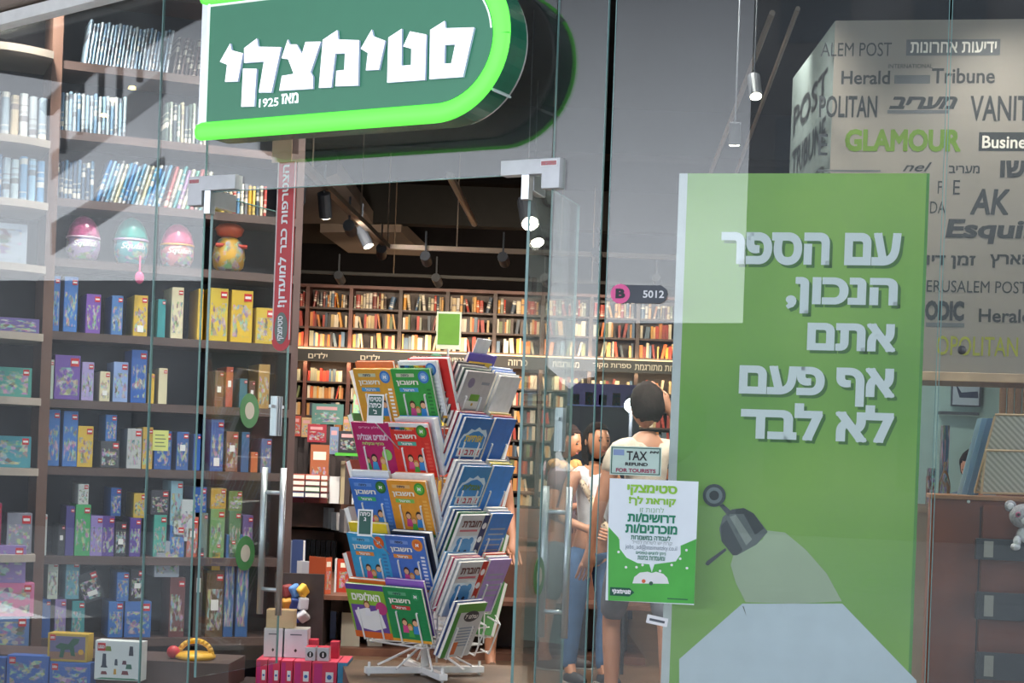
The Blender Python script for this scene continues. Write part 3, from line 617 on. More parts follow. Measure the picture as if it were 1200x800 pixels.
LP = [(350,228,10.6,(-1.6,12,.8),260,'first black spot lamp on the track, nearest the red banner'),(381,246,11.6,(-1.2,13,.6),260,'second black spot lamp along the track from the red banner'),(411,269,12.8,(-1,20,2.0),240,'third black spot lamp along the track from the red banner'),
 (429,282,13.6,(0,13,.6),200,'fourth black spot lamp along the track from the red banner'),(447,297,14.6,(-1.5,20,1.6),220,'fifth black spot lamp, at the corner where the track turns'),
 (500,305,14.7,(-.4,20,1.9),240,'spot lamp on the cross track above the green sign'),(591,306,14.7,(.6,20,1.9),240,'spot lamp on the cross track beside the open right door leaf'),
 (399,327,17.2,(-1.5,20,2.4),200,'small spot lamp on the rear track above the left bookcase bays'),(513,330,17.2,(-.4,20,2.4),220,'small spot lamp on the rear track above the middle bays'),(700,300,14.7,(1.4,20,1.9),240,'spot lamp on the cross track right of the open door leaf'),
 (640,330,17.2,(.8,20,2.4),220,'small spot lamp on the rear track behind the open right door leaf'),(770,330,17.2,(1.9,20,2.4),220,'small spot lamp on the rear track behind the number badge')]
for i, a in enumerate(LP): lamp(*a, rod=1.1 if i == 0 else .22)
for nm_, z_, dr in (('shelf_strip_light', zrow[2]-.01, (0, .45, .9)), ('header_strip_light', zlab[0]-.01, (0, .5, -.85))):
    d = bpy.data.lights.new(nm_, 'AREA'); d.shape = 'RECTANGLE'; d.size = X1-X0; d.size_y = .015; d.energy = 16; d.color = (1.0, .62, .32)
    o = bpy.data.objects.new(nm_, d); COL.objects.link(o); o.parent = shu; o.location = ((X0+X1)/2, -.085, z_); o.rotation_euler = Vector(dr).to_track_quat('-Z', 'Y').to_euler()
lamp(620,254,10.5,(.4,8.6,.9),150,'glowing round ceiling lamp seen through the right door leaf',big=1.3,hot=True)
lamp(628,277,12.5,(.7,11,.9),150,'glowing tilted lamp below the round one in the right door leaf',big=1.2,hot=True)
lamp(885,106,8.2,(1.3,6.7,.2),90,'lit spot lamp against the dark ceiling left of the magazine names',big=.7,hot=True)
lamp(861,162,8.6,(1.2,9.5,.2),90,'lit spot lamp just above the top of the green poster panel',big=.65,hot=True)
mb = MB(); mb.tube(W(905,15,8.0), W(830,210,12), .015, 6); mb.tube(W(935,10,7.8), W(860,210,12), .012, 6); tg = mb.build('lighting_track', TRK); tag(tg, 'pair of dark rails above the lit spots behind the green poster', 'light track')
# unseen lamps added to brighten the sales floor, beyond the top edge
for i, (x, y, z, tx, ty, p) in enumerate(((-2.6,8.9,4.0,-2.0,9.6,170),(-1.6,8.8,4.0,-1.6,9.6,170),(-.2,7.9,4.0,-.4,9.0,260),(.9,8.2,4.0,.9,10.5,260),(2.2,8.0,4.0,2.6,7.8,120),(3.0,6.6,4.0,2.7,8.8,70),(-1.2,9.6,4.1,-1.2,11,280),(1.4,9.4,4.1,1.2,11.5,240))):
    o = thing('spot_lamp', ORD[i]+' of the added spot lamps above the shop window, unseen beyond the upper edge', 'ceiling lamp', None, 'spot lamps above the shop window', loc=(x,y,z))
    MB().tube((0,0,.12),(0,0,0),.06,14).build('lamp_housing', LAMPM, o); MB().tube((0,0,-.001),(0,0,-.004),.052,14).build('lamp_face', GLOW, o)
    l = spot('spot_light', (0,0,-.02), Vector((tx,ty,.6))-Vector((x,y,z)), p*.75, SHOP_WHITE, 110, .08); l.parent = o

# ------------------------------------------------ left shelving with toys
SF = SHELFP
sx = lambda px_, py_=450: SF.px(px_, py_)[0]
xA = SF.px(57, 500)[0]; xB = SF.px(338, 500)[0]
ys = [(-20, None), (76, None), (157, None), (236, None), (306, None), (391, None), (470, None), (548, None), (652, None)]
zs = [SF.px(120, y)[1] for y, _ in ys] + [.29]
tw = thing('toy_bookcase', 'tall brown shelving unit behind the left shop window', 'shelving', SF)
SHB = mat('shelf_brown', srgb('54423f'), .5, noise=.2, scale=4); BKB = mat('shelf_back_dark', srgb('30303c'), .6, noise=.15)
MB().box(xA, xB, .36, .38, 0, 4.1).build('back_board', BKB, tw)
MB().box(xA-.055, xA, -.02, .38, 0, 4.1).build('upright', mat('shelf_side', srgb('6a4c40'), .5, noise=.2, scale=4), tw)
MB().box(xB, xB+.04, 0, .38, 0, 4.1).build('upright', SHB, tw)
for z in zs: MB().box(xA, xB, 0, .36, z-.045, z).build('shelf_board', SHB, tw)
# rounded end shelves
xE = xA-.055; ZE = [SF.px(25, y)[1] for y in (60, 165, 238, 312, 391, 466, 548, 648)]
EW = mat('end_shelf_pale', srgb('a89c94'), .5, noise=.15, scale=3)
for z in ZE:
    pts = [(xE-.62, .36), (xE, .36), (xE, 0)]+[(xE-.62*math.sin(R_(t)), .36-.50*math.cos(R_(90-t))*1.0) for t in ()]
    arc = [(xE-.62*(i/10), -.16*math.sin(math.pi*min(1, .15+i/10*.85))-.02) for i in range(11)]
    mb = MB(); P = [(x, y) for x, y in arc]+[(xE-.62, .36), (xE, .36)]; k = len(P)
    mb.add([(x, y, z-.04) for x, y in P]+[(x, y, z) for x, y in P], [tuple(range(k))[::-1], tuple(range(k, 2*k))]+[(i, (i+1)%k, k+(i+1)%k, k+i) for i in range(k)])
    mb.build('end_shelf', EW, tw)
MB().box(xE-.64, xE, .36, .38, 0, 4.1).build('end_back', BKB, tw)

REDM = hm('c8202a'); YEL = hm('f0c030'); TAGW = WHITE
def toy_box(frm, x0, x1, z0, z1, dep, col, lab, grp, front=0.03, art=False, mark=True, price=None, nm='toy_box', lean=0, rz=0, cat='toy box', big=False):
    wd, h = x1-x0, z1-z0
    o = thing(nm, lab, cat, frm.at(x0+wd/2, front, z0, rz), grp)
    if lean: o.rotation_euler = (0, lean, frm.a+rz)
    MB().box(-wd/2, wd/2, 0, dep, 0, h).build('carton', BOX, o, col=col, bevel=.002)
    if art or (wd > .05 and not big):
        MB().box(-wd*.42, wd*.42, -.0012, 0, h*.10, h*(.72 if h > wd else .86)).build('printed_picture', ART, o, col=col)
    if mark:
        s = min(wd*.36, h*.2, .045); a = -wd/2+.06*wd if big else wd/2-s-.06*wd
        MB().box(a, a+s, -.003, 0, h-s-.06*h, h-.06*h).build('red_mark', REDM, o)
        MB().box(a+s*.12, a+s*.88, -.0036, -.003, h-.06*h-s*.66, h-.06*h-s*.34).build('mark_lettering' , WHITE, o) if not big else text('LEGO', (a+s*.1, h-.06*h-s*.7, a+s*.9, h-.06*h-s*.28), -.0036, WHITE, o, 'mark_lettering', bold=.05)
    if price: MB().box(-wd*.22, wd*.22, -.003, 0, h*price, h*(price+.16)).build('price_label', TAGW, o)
    return o
C = srgb
TOPS = {}
def prow(rowz, rowname, items, dep=.26, grp='toy boxes behind the left window'):
    used = {}
    for i, it in enumerate(items):
        x0, y0, x1, y1, col, desc = it[:6]; opt = it[6] if len(it) > 6 else {}
        a = SF.px(x0, (y0+y1)/2, .03)[0]; b = SF.px(x1, (y0+y1)/2, .03)[0]; h = SF.px((x0+x1)/2, y0, .03)[1]-SF.px((x0+x1)/2, y1, .03)[1]
        up = opt.pop('up', 0)
        if up:                                             # upper layer: rest on whatever stands below
            below = [t_ for (p_, q_, t_) in TOPS.get(rowz, []) if p_ < b-.004 and q_ > a+.004]
            up = max(below) if below else 0
        zb = rowz+.001+up
        if not opt.get('lean'): TOPS.setdefault(rowz, []).append((a, b, up+h+.001))
        toy_box(SF, a, b, zb, zb+h, min(dep, .3), C(col), f'{desc}, {ORD[i]} from left on {rowname}', grp, **opt)
BL, BL2, YE, PU, TE, WH, BK_, CRM = '3f74c0', '2c5aa8', 'd8b33a', '7a4fae', '2f8f96', 'd8dde0', '24242e', 'd9cfae'
prow(zs[5], 'the shelf under the eggs', [(57,321,70,386,BL,'tall blue toy box'),(75,321,91,386,BL,'tall blue toy box'),(101,340,118,386,PU,'purple toy box'),(131,342,144,388,'4a78b8','narrow blue and orange toy box'),(157,342,173,390,YE,'yellow toy box',dict(price=.1)),
 (185,345,194,390,TE,'slim teal toy box'),(201,331,215,391,CRM,'cream toy box'),(232,336,238,396,YE,'slim yellow toy box'),(246,336,267,398,'d2b637','wide yellow toy box',dict(art=True)),(271,339,296,400,'d5b030','wide yellow toy box',dict(art=True)),(300,360,322,402,'ccae38','shorter yellow toy box',dict(art=True))])
prow(zs[6], 'the second shelf below the eggs', [(53,416,63,462,'b7c8c0','pale green toy box'),(64,411,94,463,'6f4ea5','large purple toy box',dict(art=True)),(96,418,110,463,'a99ad0','lilac bag shaped toy box'),(117,431,129,466,CRM,'cream toy box',dict(price=.2)),(133,420,150,467,'8fa8dd','pale blue toy box'),(154,405,172,467,'2d5fb4','deep blue toy box'),(174,433,181,468,YE,'slim yellow toy box'),
 (186,428,196,470,CRM,'pale toy box'),(252,430,262,472,'6d4230','small brown toy pack',dict(price=.4)),(265,425,273,472,'a84b30','orange toy pack',dict(price=.5)),(281,438,290,472,'3f6f80','grey blue toy pack'),(292,440,299,472,'5a3a36','brown toy pack',dict(price=.5)),(303,420,316,472,'a9854a','tan carton',dict(mark=False))])
prow(zs[7], 'the third shelf below the eggs', [(54,477,70,543,BL,'tall blue toy box'),(74,478,91,543,BL,'tall blue toy box'),(91,497,109,545,YE,'yellow toy box',dict(art=True)),(118,512,140,543,'45464e','dark toy pack',dict(art=True)),(124,480,137,511,BL,'raised blue toy box',dict(up=.155)),(149,498,166,545,'b9bcc0','pale grey toy box',dict(art=True)),(167,499,179,548,'c9a548','gold toy box'),
 (181,503,201,548,BL2,'blue toy box by yellow note'),(207,503,221,548,'3a62a8','blue and orange toy box',dict(price=.5)),(227,505,235,548,BL2,'slim blue toy box'),(247,487,262,548,'3a63ac','tall blue toy box',dict(price=.1)),(265,503,279,550,'8a5a40','brown toy box',dict(price=.5)),(283,503,292,550,'38608f','blue toy box'),(294,528,302,552,'c46a3a','small orange toy box'),(306,512,318,552,'5a6a9a','slate blue toy box')])
prow(zs[8], 'the shelf above the bottom bay', [(47,600,55,648,'c8cfd2','slim pale toy box'),(68,612,76,648,BK_,'slim black toy box',dict(price=.5)),(77,590,87,648,'4a3f88','indigo toy box'),(88,588,106,648,'48a868','green toy box'),(106,603,120,650,'9a86cc','lilac toy box'),(120,603,134,650,'5b3d96','violet toy box'),(135,610,148,650,'2c2a38','white tagged black toy box',dict(price=.35)),(152,605,165,650,'5c3f9c','starry purple toy box'),
 (180,603,195,652,'4aa79a','teal and orange toy box',dict(art=True)),(199,615,216,652,BL,'blue toy box'),(219,605,232,652,'b86a5a','small reddish toy box',dict(price=.5)),(234,600,243,652,'6f7f7a','grey toy box'),(246,598,263,655,'6f9a60','green and red toy box',dict(art=True)),(268,600,282,655,'4e7a50','dark green toy box'),(284,605,296,655,'5c4a86','purple toy box at the end')])
z2 = zs[8]
prow(z2, 'the upper layer above the bottom bay', [(92,562,104,586,'ced4d2','white topped small toy box',dict(up=.29)),(130,567,142,600,BL2,'blue upper toy box',dict(up=.235)),(157,572,172,601,'d0b040','yellow upper toy box',dict(up=.23)),(177,571,198,600,'3a3a46','dark upper toy pack',dict(up=.235,art=True)),(200,560,214,612,'8fbcd0','pale blue upper toy box',dict(up=.19)),
 (226,572,242,602,BL2,'deep blue upper toy box',dict(up=.25)),(247,572,265,596,'c8a23a','gold upper toy box',dict(up=.285)),(268,575,284,598,'6f8a40','olive upper toy box',dict(up=.27))])
zb = .29
prow(zb, 'the bottom bay floor', [(47,727,58,772,BL2,'blue toy box',),(63,730,76,775,'8f7ab8','lilac toy box'),(83,732,98,775,TE,'teal toy box'),(126,733,143,775,BL,'blue toy box'),(145,733,176,775,'3a6cb8','wide blue toy box'),(197,715,215,785,'6a3a3a','dark red toy box',dict(art=True)),(226,680,236,785,'4a4644','tall grey brown toy box',dict(price=.5)),(240,707,260,785,'5f4c34','brown toy box',dict(price=.4)),
 (262,665,273,785,'34639f','tall blue toy box'),(276,665,290,785,'3a6aa6','tall blue toy box'),(262,742,276,786,'4a3e3a','small dark toy box'),(280,740,298,786,'594a42','small brown toy box',dict(art=True))][:10])
prow(zb, 'the upper layer in the bottom bay', [(55,680,67,725,'cfd8cc','white and green toy box',dict(up=.22)),(76,684,92,730,'5f9fb4','silver blue toy box',dict(up=.22)),(98,700,124,735,'222430','tilted black toy box',dict(up=.2,lean=-.35,price=.2,art=True)),(136,697,150,731,BL,'blue toy box',dict(up=.205)),(152,694,168,732,'2a2630','black toy box with label',dict(up=.205,price=.4)),
 (180,672,209,714,'9aa4b4','silver grey bag toy',dict(up=.34,mark=False,art=True)),(199,663,226,712,'c4ccd2','large pale box',dict(up=.36,mark=False)),(247,673,257,705,YE,'yellow toy box',dict(up=.385))])
# eggs
def egg(px_, py_, rx, rz_, c1, c2, c3, lab):
    q = SF.px(px_, py_, .12); k = 9.5/F; rX, rZ = rx*k, rz_*k; fr_ = SF.at(q[0], .12, zs[4])
    o = thing('toy_egg', lab, 'toy', fr_, 'large toy eggs on the shelf')
    prof = [(rX*.55, 0), (rX*.8, rZ*.12), (rX*.97, rZ*.45), (rX, rZ*.75), (rX*.97, rZ*1.0)]
    MB().lathe(prof, 26).build('lower_shell', ART, o, smooth=True, col=C(c2))
    MB().lathe([(rX*.985, rZ*1.0), (rX*.95, rZ*1.2), (rX*.80, rZ*1.55), (rX*.55, rZ*1.82), (rX*.25, rZ*1.97), (.004, rZ*2.0)], 26).build('upper_shell', mat('shell_'+c1, C(c1), .3, noise=.35, scale=40), o, smooth=True)
    MB().lathe([(rX*1.0, rZ*.98), (rX*1.03, rZ*1.0), (rX*1.03, rZ*1.05), (rX*.98, rZ*1.07)], 26).build('rim', hm(c3), o, smooth=True)
    mb = MB(); vs, fs = glyphs('Squish', .02, shear=.3)
    mb.add([((rX*1.035)*math.sin((u-.5)*1.5), -(rX*1.035)*math.cos((u-.5)*1.5), rZ*(.55+v*.32)) for u, v, q_ in vs], fs); mb.build('egg_lettering', WHITE, o)
    return o
egg(98,275,19.5,27,'c65f90','b8a0c8','d6b6d0','pink and lilac toy egg, leftmost on the egg shelf')
egg(154,275,20,28.5,'2f9e94','4fa6b0','c9a9d0','teal toy egg with flower print and pink cord')
egg(208,279,20,27,'d65a88','d4848a','e0a040','pink and coral toy egg in the middle of the window')
o = thing('toy_bag', 'orange and gold toy sack seen through the left door leaf', 'toy', SF.at(SF.px(268, 300, .12)[0], .12, zs[4]))
MB().lathe([(.05,0),(.085,.03),(.095,.09),(.085,.15),(.06,.19),(.035,.205)], 20).build('sack', ART, o, smooth=True, col=C('c89a3a'))
MB().lathe([(.035,.2),(.07,.215),(.085,.25),(.06,.275),(.03,.285)], 14).build('gathered_top', hm('d2562e', noise=.3), o, smooth=True)
MB().tube((-.09,-.06,.15),(.09,-.06,.15),.012,8).build('tie_cord', hm('c63d2c'), o)
# pink spoon dangling from the teal egg's shelf
q = SF.px(164, 300, -.02); o = thing('pink_spoon', 'pink plastic spoon hanging in front of the shelf below the teal egg', 'toy', SF.at(q[0], -.03, q[1]))
MB().tube((0,0,0),(0,0,-.09),.005,8).build('stem', hm('e06a9a'), o); MB().ball((0,0,-.12), .034, 10, (.75,.35,1)).build('bowl', hm('d84a86'), o, smooth=True)
# books on the upper shelves
def brow(z, x0, x1, h, n, cols, lab, grp, lean=.0, y=.03, fr_=SF, d=.2, jitter=.1, nm='book'):
    for i in range(n):
        wd = (x1-x0)/n; c = C(cols[i % len(cols)]) if isinstance(cols[0], str) else cols[i % len(cols)]
        book(fr_, x0+wd*(i+.5), y, z, wd*.86, h*(1-random.random()*jitter), d, c, lean+random.uniform(-.01,.01), f'{ORD[i]} from left, {lab}', grp, nm)
pale = ['9fb6cc','b4c4d4','8fb0cc','c6d0da','7f9fc0']
brow(zs[1]+.002, sx(100,50), sx(200,50), .25, 24, pale, 'thin pale blue book in the top row, left window', 'thin pale books on the top shelf', lean=.12)
brow(zs[1]+.002, sx(204,50), sx(242,50), .22, 8, ['3f3436','4a3a3a','55403f'], 'dark brown book with red foot in the top row', 'dark books on the top shelf', lean=.14)
brow(zs[2]+.002, sx(196,130), sx(245,130), .23, 11, ['4a5a58','8f9a90','3b4650','6f7f80','b0a890','55606a'], 'upright book left of the sign on the second shelf', 'books on the second shelf')
brow(zs[2]+.002, sx(62,130), sx(150,130), .23, 18, ['8fb0c8','a8bcc8','6f90b0','c4ccd0'], 'blue book in the second row behind the left window', 'blue books on the second shelf')
brow(zs[3]+.002, sx(66,210), sx(112,210), .22, 9, ['3a5570','2f4a66','466a88'], 'dark blue book on the shelf above the pink egg', 'dark blue books above the eggs')
brow(zs[3]+.002, sx(114,210), sx(190,210), .25, 15, ['3b78b0','7fa8c8','5a90b4','b8c4c4','d0ccb0','4a8fb8'], 'tilted blue or cream book on the shelf above the teal egg', 'tilted books above the eggs', lean=.28)
brow(zs[3]+.002, sx(194,210), sx(240,210), .25, 9, ['a85a5a','cfcab8','4a8a90','9a7aa8','d6d2c0','5a9a8a'], 'tilted thin book on the shelf above the coral egg', 'thin tilted books above the coral egg', lean=.26)
brow(zs[3]-.02, sx(262,210), sx(316,215), .21, 12, ['c8b060','3b4a5a','d0c8b0','a84a44','5a8ab0','e0dcc8','6a6a72','c8a040'], 'upright book beside the left door fitting', 'books beside the door fitting')
EX = xE-.60
brow(ZE[1]+.002, EX, xE-.02, .24, 12, ['b8a890','c4c8cc','a8b0b8','90a0b0'], 'pale book on the high curved end shelf', 'books on the highest curved shelf', y=-.1)
brow(ZE[2]+.002, EX, xE-.02, .24, 13, ['6fa0c8','8fb8d4','5f90bc','b8ccd8','c0d4dc'], 'light blue book on the second curved end shelf', 'light blue books on the curved shelf', y=-.1)
ci = [(3,.10,.48,.22,'aab4c4','white and lilac picture set'),(4,.30,.46,.18,'b06f7a','pink toy house box'),(4,.02,.24,.08,'6a5a9a','small purple vehicle toy box'),(5,.30,.52,.16,'b06a80','pink toy pack'),(5,.05,.27,.16,'4a9a90','teal and green toy box'),(5,.05,.25,.0,'b0b840',''),
 (6,.30,.50,.18,'8a9aaa','silver toy pack'),(6,.04,.26,.17,'3f8fa0','turquoise toy box with green top'),(7,.30,.40,.20,'9a9aa0','foil toy bag'),(7,.18,.28,.27,'b02a5a','tall magenta toy box'),(7,.02,.15,.22,'8a8a9a','silver foil toy bag')]
for r, a, b, h, c, d_ in ci:
    if h: toy_box(SF, xE-b-.0, xE-a, ZE[r]+.001, ZE[r]+h, .16, C(c), f'{d_} on the curved end shelf, {ORD[r-2]} curved shelf down', 'toys on the curved end shelves', front=-.06, art=True, mark=r > 4)
for j, (a, b, z0, z1, c, d_) in enumerate(((.05,.30,.60,.80,'8a6fb0','lilac doll box, topmost in the left corner pile'),(.0,.28,.42,.60,'d06a9a','pink toy box under the lilac one in the corner pile'),(.02,.30,.22,.42,'5a7ab0','blue toy box low in the corner pile'),(.34,.58,.40,.62,'7a80c0','blue purple toy box at the far left edge'))):
    toy_box(SF, xE-b, xE-a, z0, z1, .2, C(c), d_, 'corner pile of toys', front=-.1, art=True)
# display ledge low in the window and the big boxes on it
LZ = .27; LEDF = Fr(*W(30, 790, 8.75).xy, 0, R_(-3))
mb = MB(); mb.box(-.75, 1.06, -.05, .35, 0, LZ); tg = mb.build('display_plinth', SHB, None, LEDF.o, LEDF.a); tag(tg, 'low brown plinth under the boxes at the foot of the left window', 'plinth')
def bigbox(x0, y0, x1, y1, col, side, lab, Y, ang, dep=.09, base=None, art=True):
    p = W(x0, y1, Y); f4 = Fr(p.x, p.y, 0, R_(ang)); a = f4.px(x1, y1); t = f4.px(x0, y0); z0 = f4.px((x0+x1)/2, y1)[1] if base is None else base
    wd, h = a[0], f4.px((x0+x1)/2, y0)[1]-z0
    o = toy_box(f4, 0, wd, z0, z0+h, dep, C(col), lab, 'building toy sets on the window plinth', front=0, art=art, big=True); return o, f4, wd, h, z0
o, f4, wd, h, z0 = bigbox(7,768,56,806,'3a63b0',0,'blue building set box low at the left edge',8.62,-5,base=None)
o, f4, wd, h, z0 = bigbox(57,776,105,812,'3c66b4',0,'blue building set box under the yellow one',8.60,-5)
o, f4, wd, h, z0 = bigbox(-14,770,6,806,'2f559c',0,'blue building set box cut by the left edge',8.64,-5)
o, f4, wd, h, z0 = bigbox(55,742,102,775,'caa53c',0,'yellow edged building set box with a green creature picture',8.62,-5,art=False)
MB().box(-wd*.44, wd*.44, -.001, 0, h*.08, h*.9).build('printed_ground', hm('6f6a92'), o)
MB().box(-wd*.44, wd*.44, -.0014, 0, h*.08, h*.34).build('printed_sand', hm('9a6f58'), o)
MB().prism([(wd*u, h*v) for u, v in ((-.30,.52),(-.18,.66),(.02,.62),(.14,.84),(.30,.82),(.26,.66),(.16,.56),(.20,.20),(.10,.22),(.06,.44),(-.06,.42),(-.10,.14),(-.20,.14),(-.16,.44),(-.26,.46))], -.0022, -.0015).build('printed_creature', hm('1f5a44'), o)
MB().prism(circ(wd*.34, h*.36, h*.1, 10), -.0022, -.0015).build('printed_figure', hm('d8a02c'), o)
o, f4, wd, h, z0 = bigbox(110,751,165,797,'dfe3e6',0,'white building set box with dark robot picture',8.58,-5,art=False)
for x_, z_, sx_, sz_, c_ in ((.2,.50,.10,.34,'2c3a50'),(.2,.34,.16,.05,'2c3a50'),(.2,.18,.14,.08,'7a3038'),(.46,.46,.07,.16,'2c3a50'),(.44,.22,.06,.14,'d09a2c'),(.62,.34,.20,.22,'d8dde4'),(.64,.46,.10,.10,'5a3048'),(.66,.20,.16,.10,'7a3440'),(.74,.36,.14,.12,'2f6a5a'),(.78,.76,.10,.24,'3a4050'),(.28,.80,.14,.12,'6f7f2c'),(.5,.04,1,.04,'2f7a5a')):
    MB().prism([((x_-.5-sx_/2)*wd*.98, (z_-sz_/2)*h), ((x_-.5+sx_/2)*wd*.98, (z_-sz_/2)*h), ((x_-.5+sx_/2*.7)*wd*.98, (z_+sz_/2)*h), ((x_-.5-sx_/2*.7)*wd*.98, (z_+sz_/2)*h)], -.0014-.0001*x_, 0).build('printed_shape', hm(c_), o)
yt = thing('yellow_toy', 'yellow plastic toy with arched handle and red knob on the plinth', 'toy', None, loc=(W(226,790,8.75).x, 8.80, LZ))
MB().lathe([(.09,0),(.105,.01),(.105,.02),(.085,.035),(.03,.04)], 22).build('base', hm('e0a828'), yt, smooth=True)
MB().path([(.085*math.cos(R_(t)), 0, .02+.075*math.sin(R_(t))) for t in range(0, 181, 15)], .014, 8).build('handle', hm('e6ae2c'), yt, smooth=True)
MB().ball((-.11,-.02,.035), .034, 10).build('knob', hm('c8303a'), yt, smooth=True)
# ------------------------------------------------ wire rack with workbooks
RC = W(503, 640, 8.6); RKZ = .256
rk = thing('book_spinner', 'white wire spinner rack full of bright workbooks in the doorway', 'display rack', None, loc=(RC.x, RC.y, RKZ))
tagm = WHITEWIRE
def rloc(v): return (v[0]-RC.x, v[1]-RC.y, v[2]-RKZ)
MB().tube((0,0,.0), (0,0,1.56), .022, 12).build('centre_post', WHITEWIRE, rk, smooth=True)
for s_, t_ in ((0, R_(20)), (1, R_(110))):
    M = Matrix.Rotation(t_, 4, 'Z'); mb = MB(); mb.box(-.31, .31, -.022, .022, .012, .045, M=M)
    for x in (-.29, .29): mb.tube(M @ Vector((x,0,0)), M @ Vector((x,0,.07)), .008, 6)
    mb.build('foot_bar', WHITEWIRE, rk, bevel=.003)
HUB = W(492, 752, 8.6).z-RKZ
for k in range(8):
    t = R_(45*k+12); MB().tube((.03*math.cos(t), .03*math.sin(t), HUB-.01), (.24*math.cos(t), .24*math.sin(t), .05), .006, 6).build('brace_rod', WHITEWIRE, rk)
def ring(z, half, r=.004, sub=True):
    mb = MB(); P = [Vector((half*math.sqrt(2)*math.cos(R_(90*k)), half*math.sqrt(2)*math.sin(R_(90*k)), z)) for k in range(4)]
    mb.path(P+[P[0]], r)
    if sub:
        for a in range(4): mb.tube((0,0,z), P[a], r*.8, 5)
        for a in range(4): mb.tube((P[a]+P[(a+1)%4])/2, (0,0,z), r*.8, 5)
    return mb
ring(HUB, .20, .005).build('base_ring', WHITEWIRE, rk); ring(HUB+.03, .15, .004).build('base_ring', WHITEWIRE, rk)
HB = .20
for k in range(4):
    t = R_(90*k+11); x, y = HB*math.sqrt(2)*math.cos(t), HB*math.sqrt(2)*math.sin(t)
    for o_ in (-.012, .012): MB().tube((x+o_, y, HUB), (x+o_, y, 1.52), .004, 6).build('corner_wire', WHITEWIRE, rk)
faces = {'L': R_(-34), 'R': R_(56), 'B': R_(146), 'A': R_(-124)}
MB().ball((0,0,1.60), .03, 10, (1,1,.8)).build('green_knob', hm('2d6a4c'), rk, smooth=True, label='green knob on top of the post')
TILT = R_(22)
def pocket_frame(f, x, z):
    a = faces[f]; n = Vector((math.sin(a), -math.cos(a), 0)); X = Vector((math.cos(a), math.sin(a), 0))
    return Vector((RC.x, RC.y, 0))+n*(HB+.015)+X*x+Vector((0,0,z)), a
def pocket(f, x, z, wd=.23, h=.29, dpt=.055):
    p, a = pocket_frame(f, x, z); M = Matrix.Translation(Vector(rloc(p))) @ Matrix.Rotation(a, 4, 'Z') @ Matrix.Rotation(TILT, 4, 'X')
    mb = MB(); yf = -dpt; hw = wd*.27; t = h*.56
    P = [(-hw,.03,t),(-hw,yf,t),(-hw,yf,-.004),(-hw,.0,-.006)]; Q = [(-x_, y_, z_) for x_, y_, z_ in P]
    mb.path([M @ Vector(v) for v in P], .0046); mb.path([M @ Vector(v) for v in Q], .0046)
    mb.tube(M @ Vector((-wd*.55, .03, t+.004)), M @ Vector((-hw, yf, t)), .003, 5); mb.tube(M @ Vector((wd*.55, .03, t+.004)), M @ Vector((hw, yf, t)), .003, 5)
    mb.tube(M @ Vector((-wd*.5, yf*.5, -.006)), M @ Vector((wd*.5, yf*.5, -.006)), .003, 5); mb.tube(M @ Vector((-wd*.5, .03, .10)), M @ Vector((wd*.5, .03, .10)), .003, 5)
    mb.build('pocket_wire', WHITEWIRE, rk)
def kid(mb_list, o, x, z, s, shirt, hair='2a1e1c', y=-.0024):
    MB().prism(circ(x, z+s*.1, s*.62, 12, rz=s*.8), y+.0006, y+.0012).build('printed_hair', hm(hair), o)
    MB().prism(circ(x, z, s*.5, 12), y, y+.0005).build('printed_face', hm('e2b088'), o)
    MB().prism([(x-s*.7, z-s*1.9), (x+s*.7, z-s*1.9), (x+s*.45, z-s*.5), (x-s*.45, z-s*.5)], y+.0001, y+.0006).build('printed_shirt', hm(shirt), o)
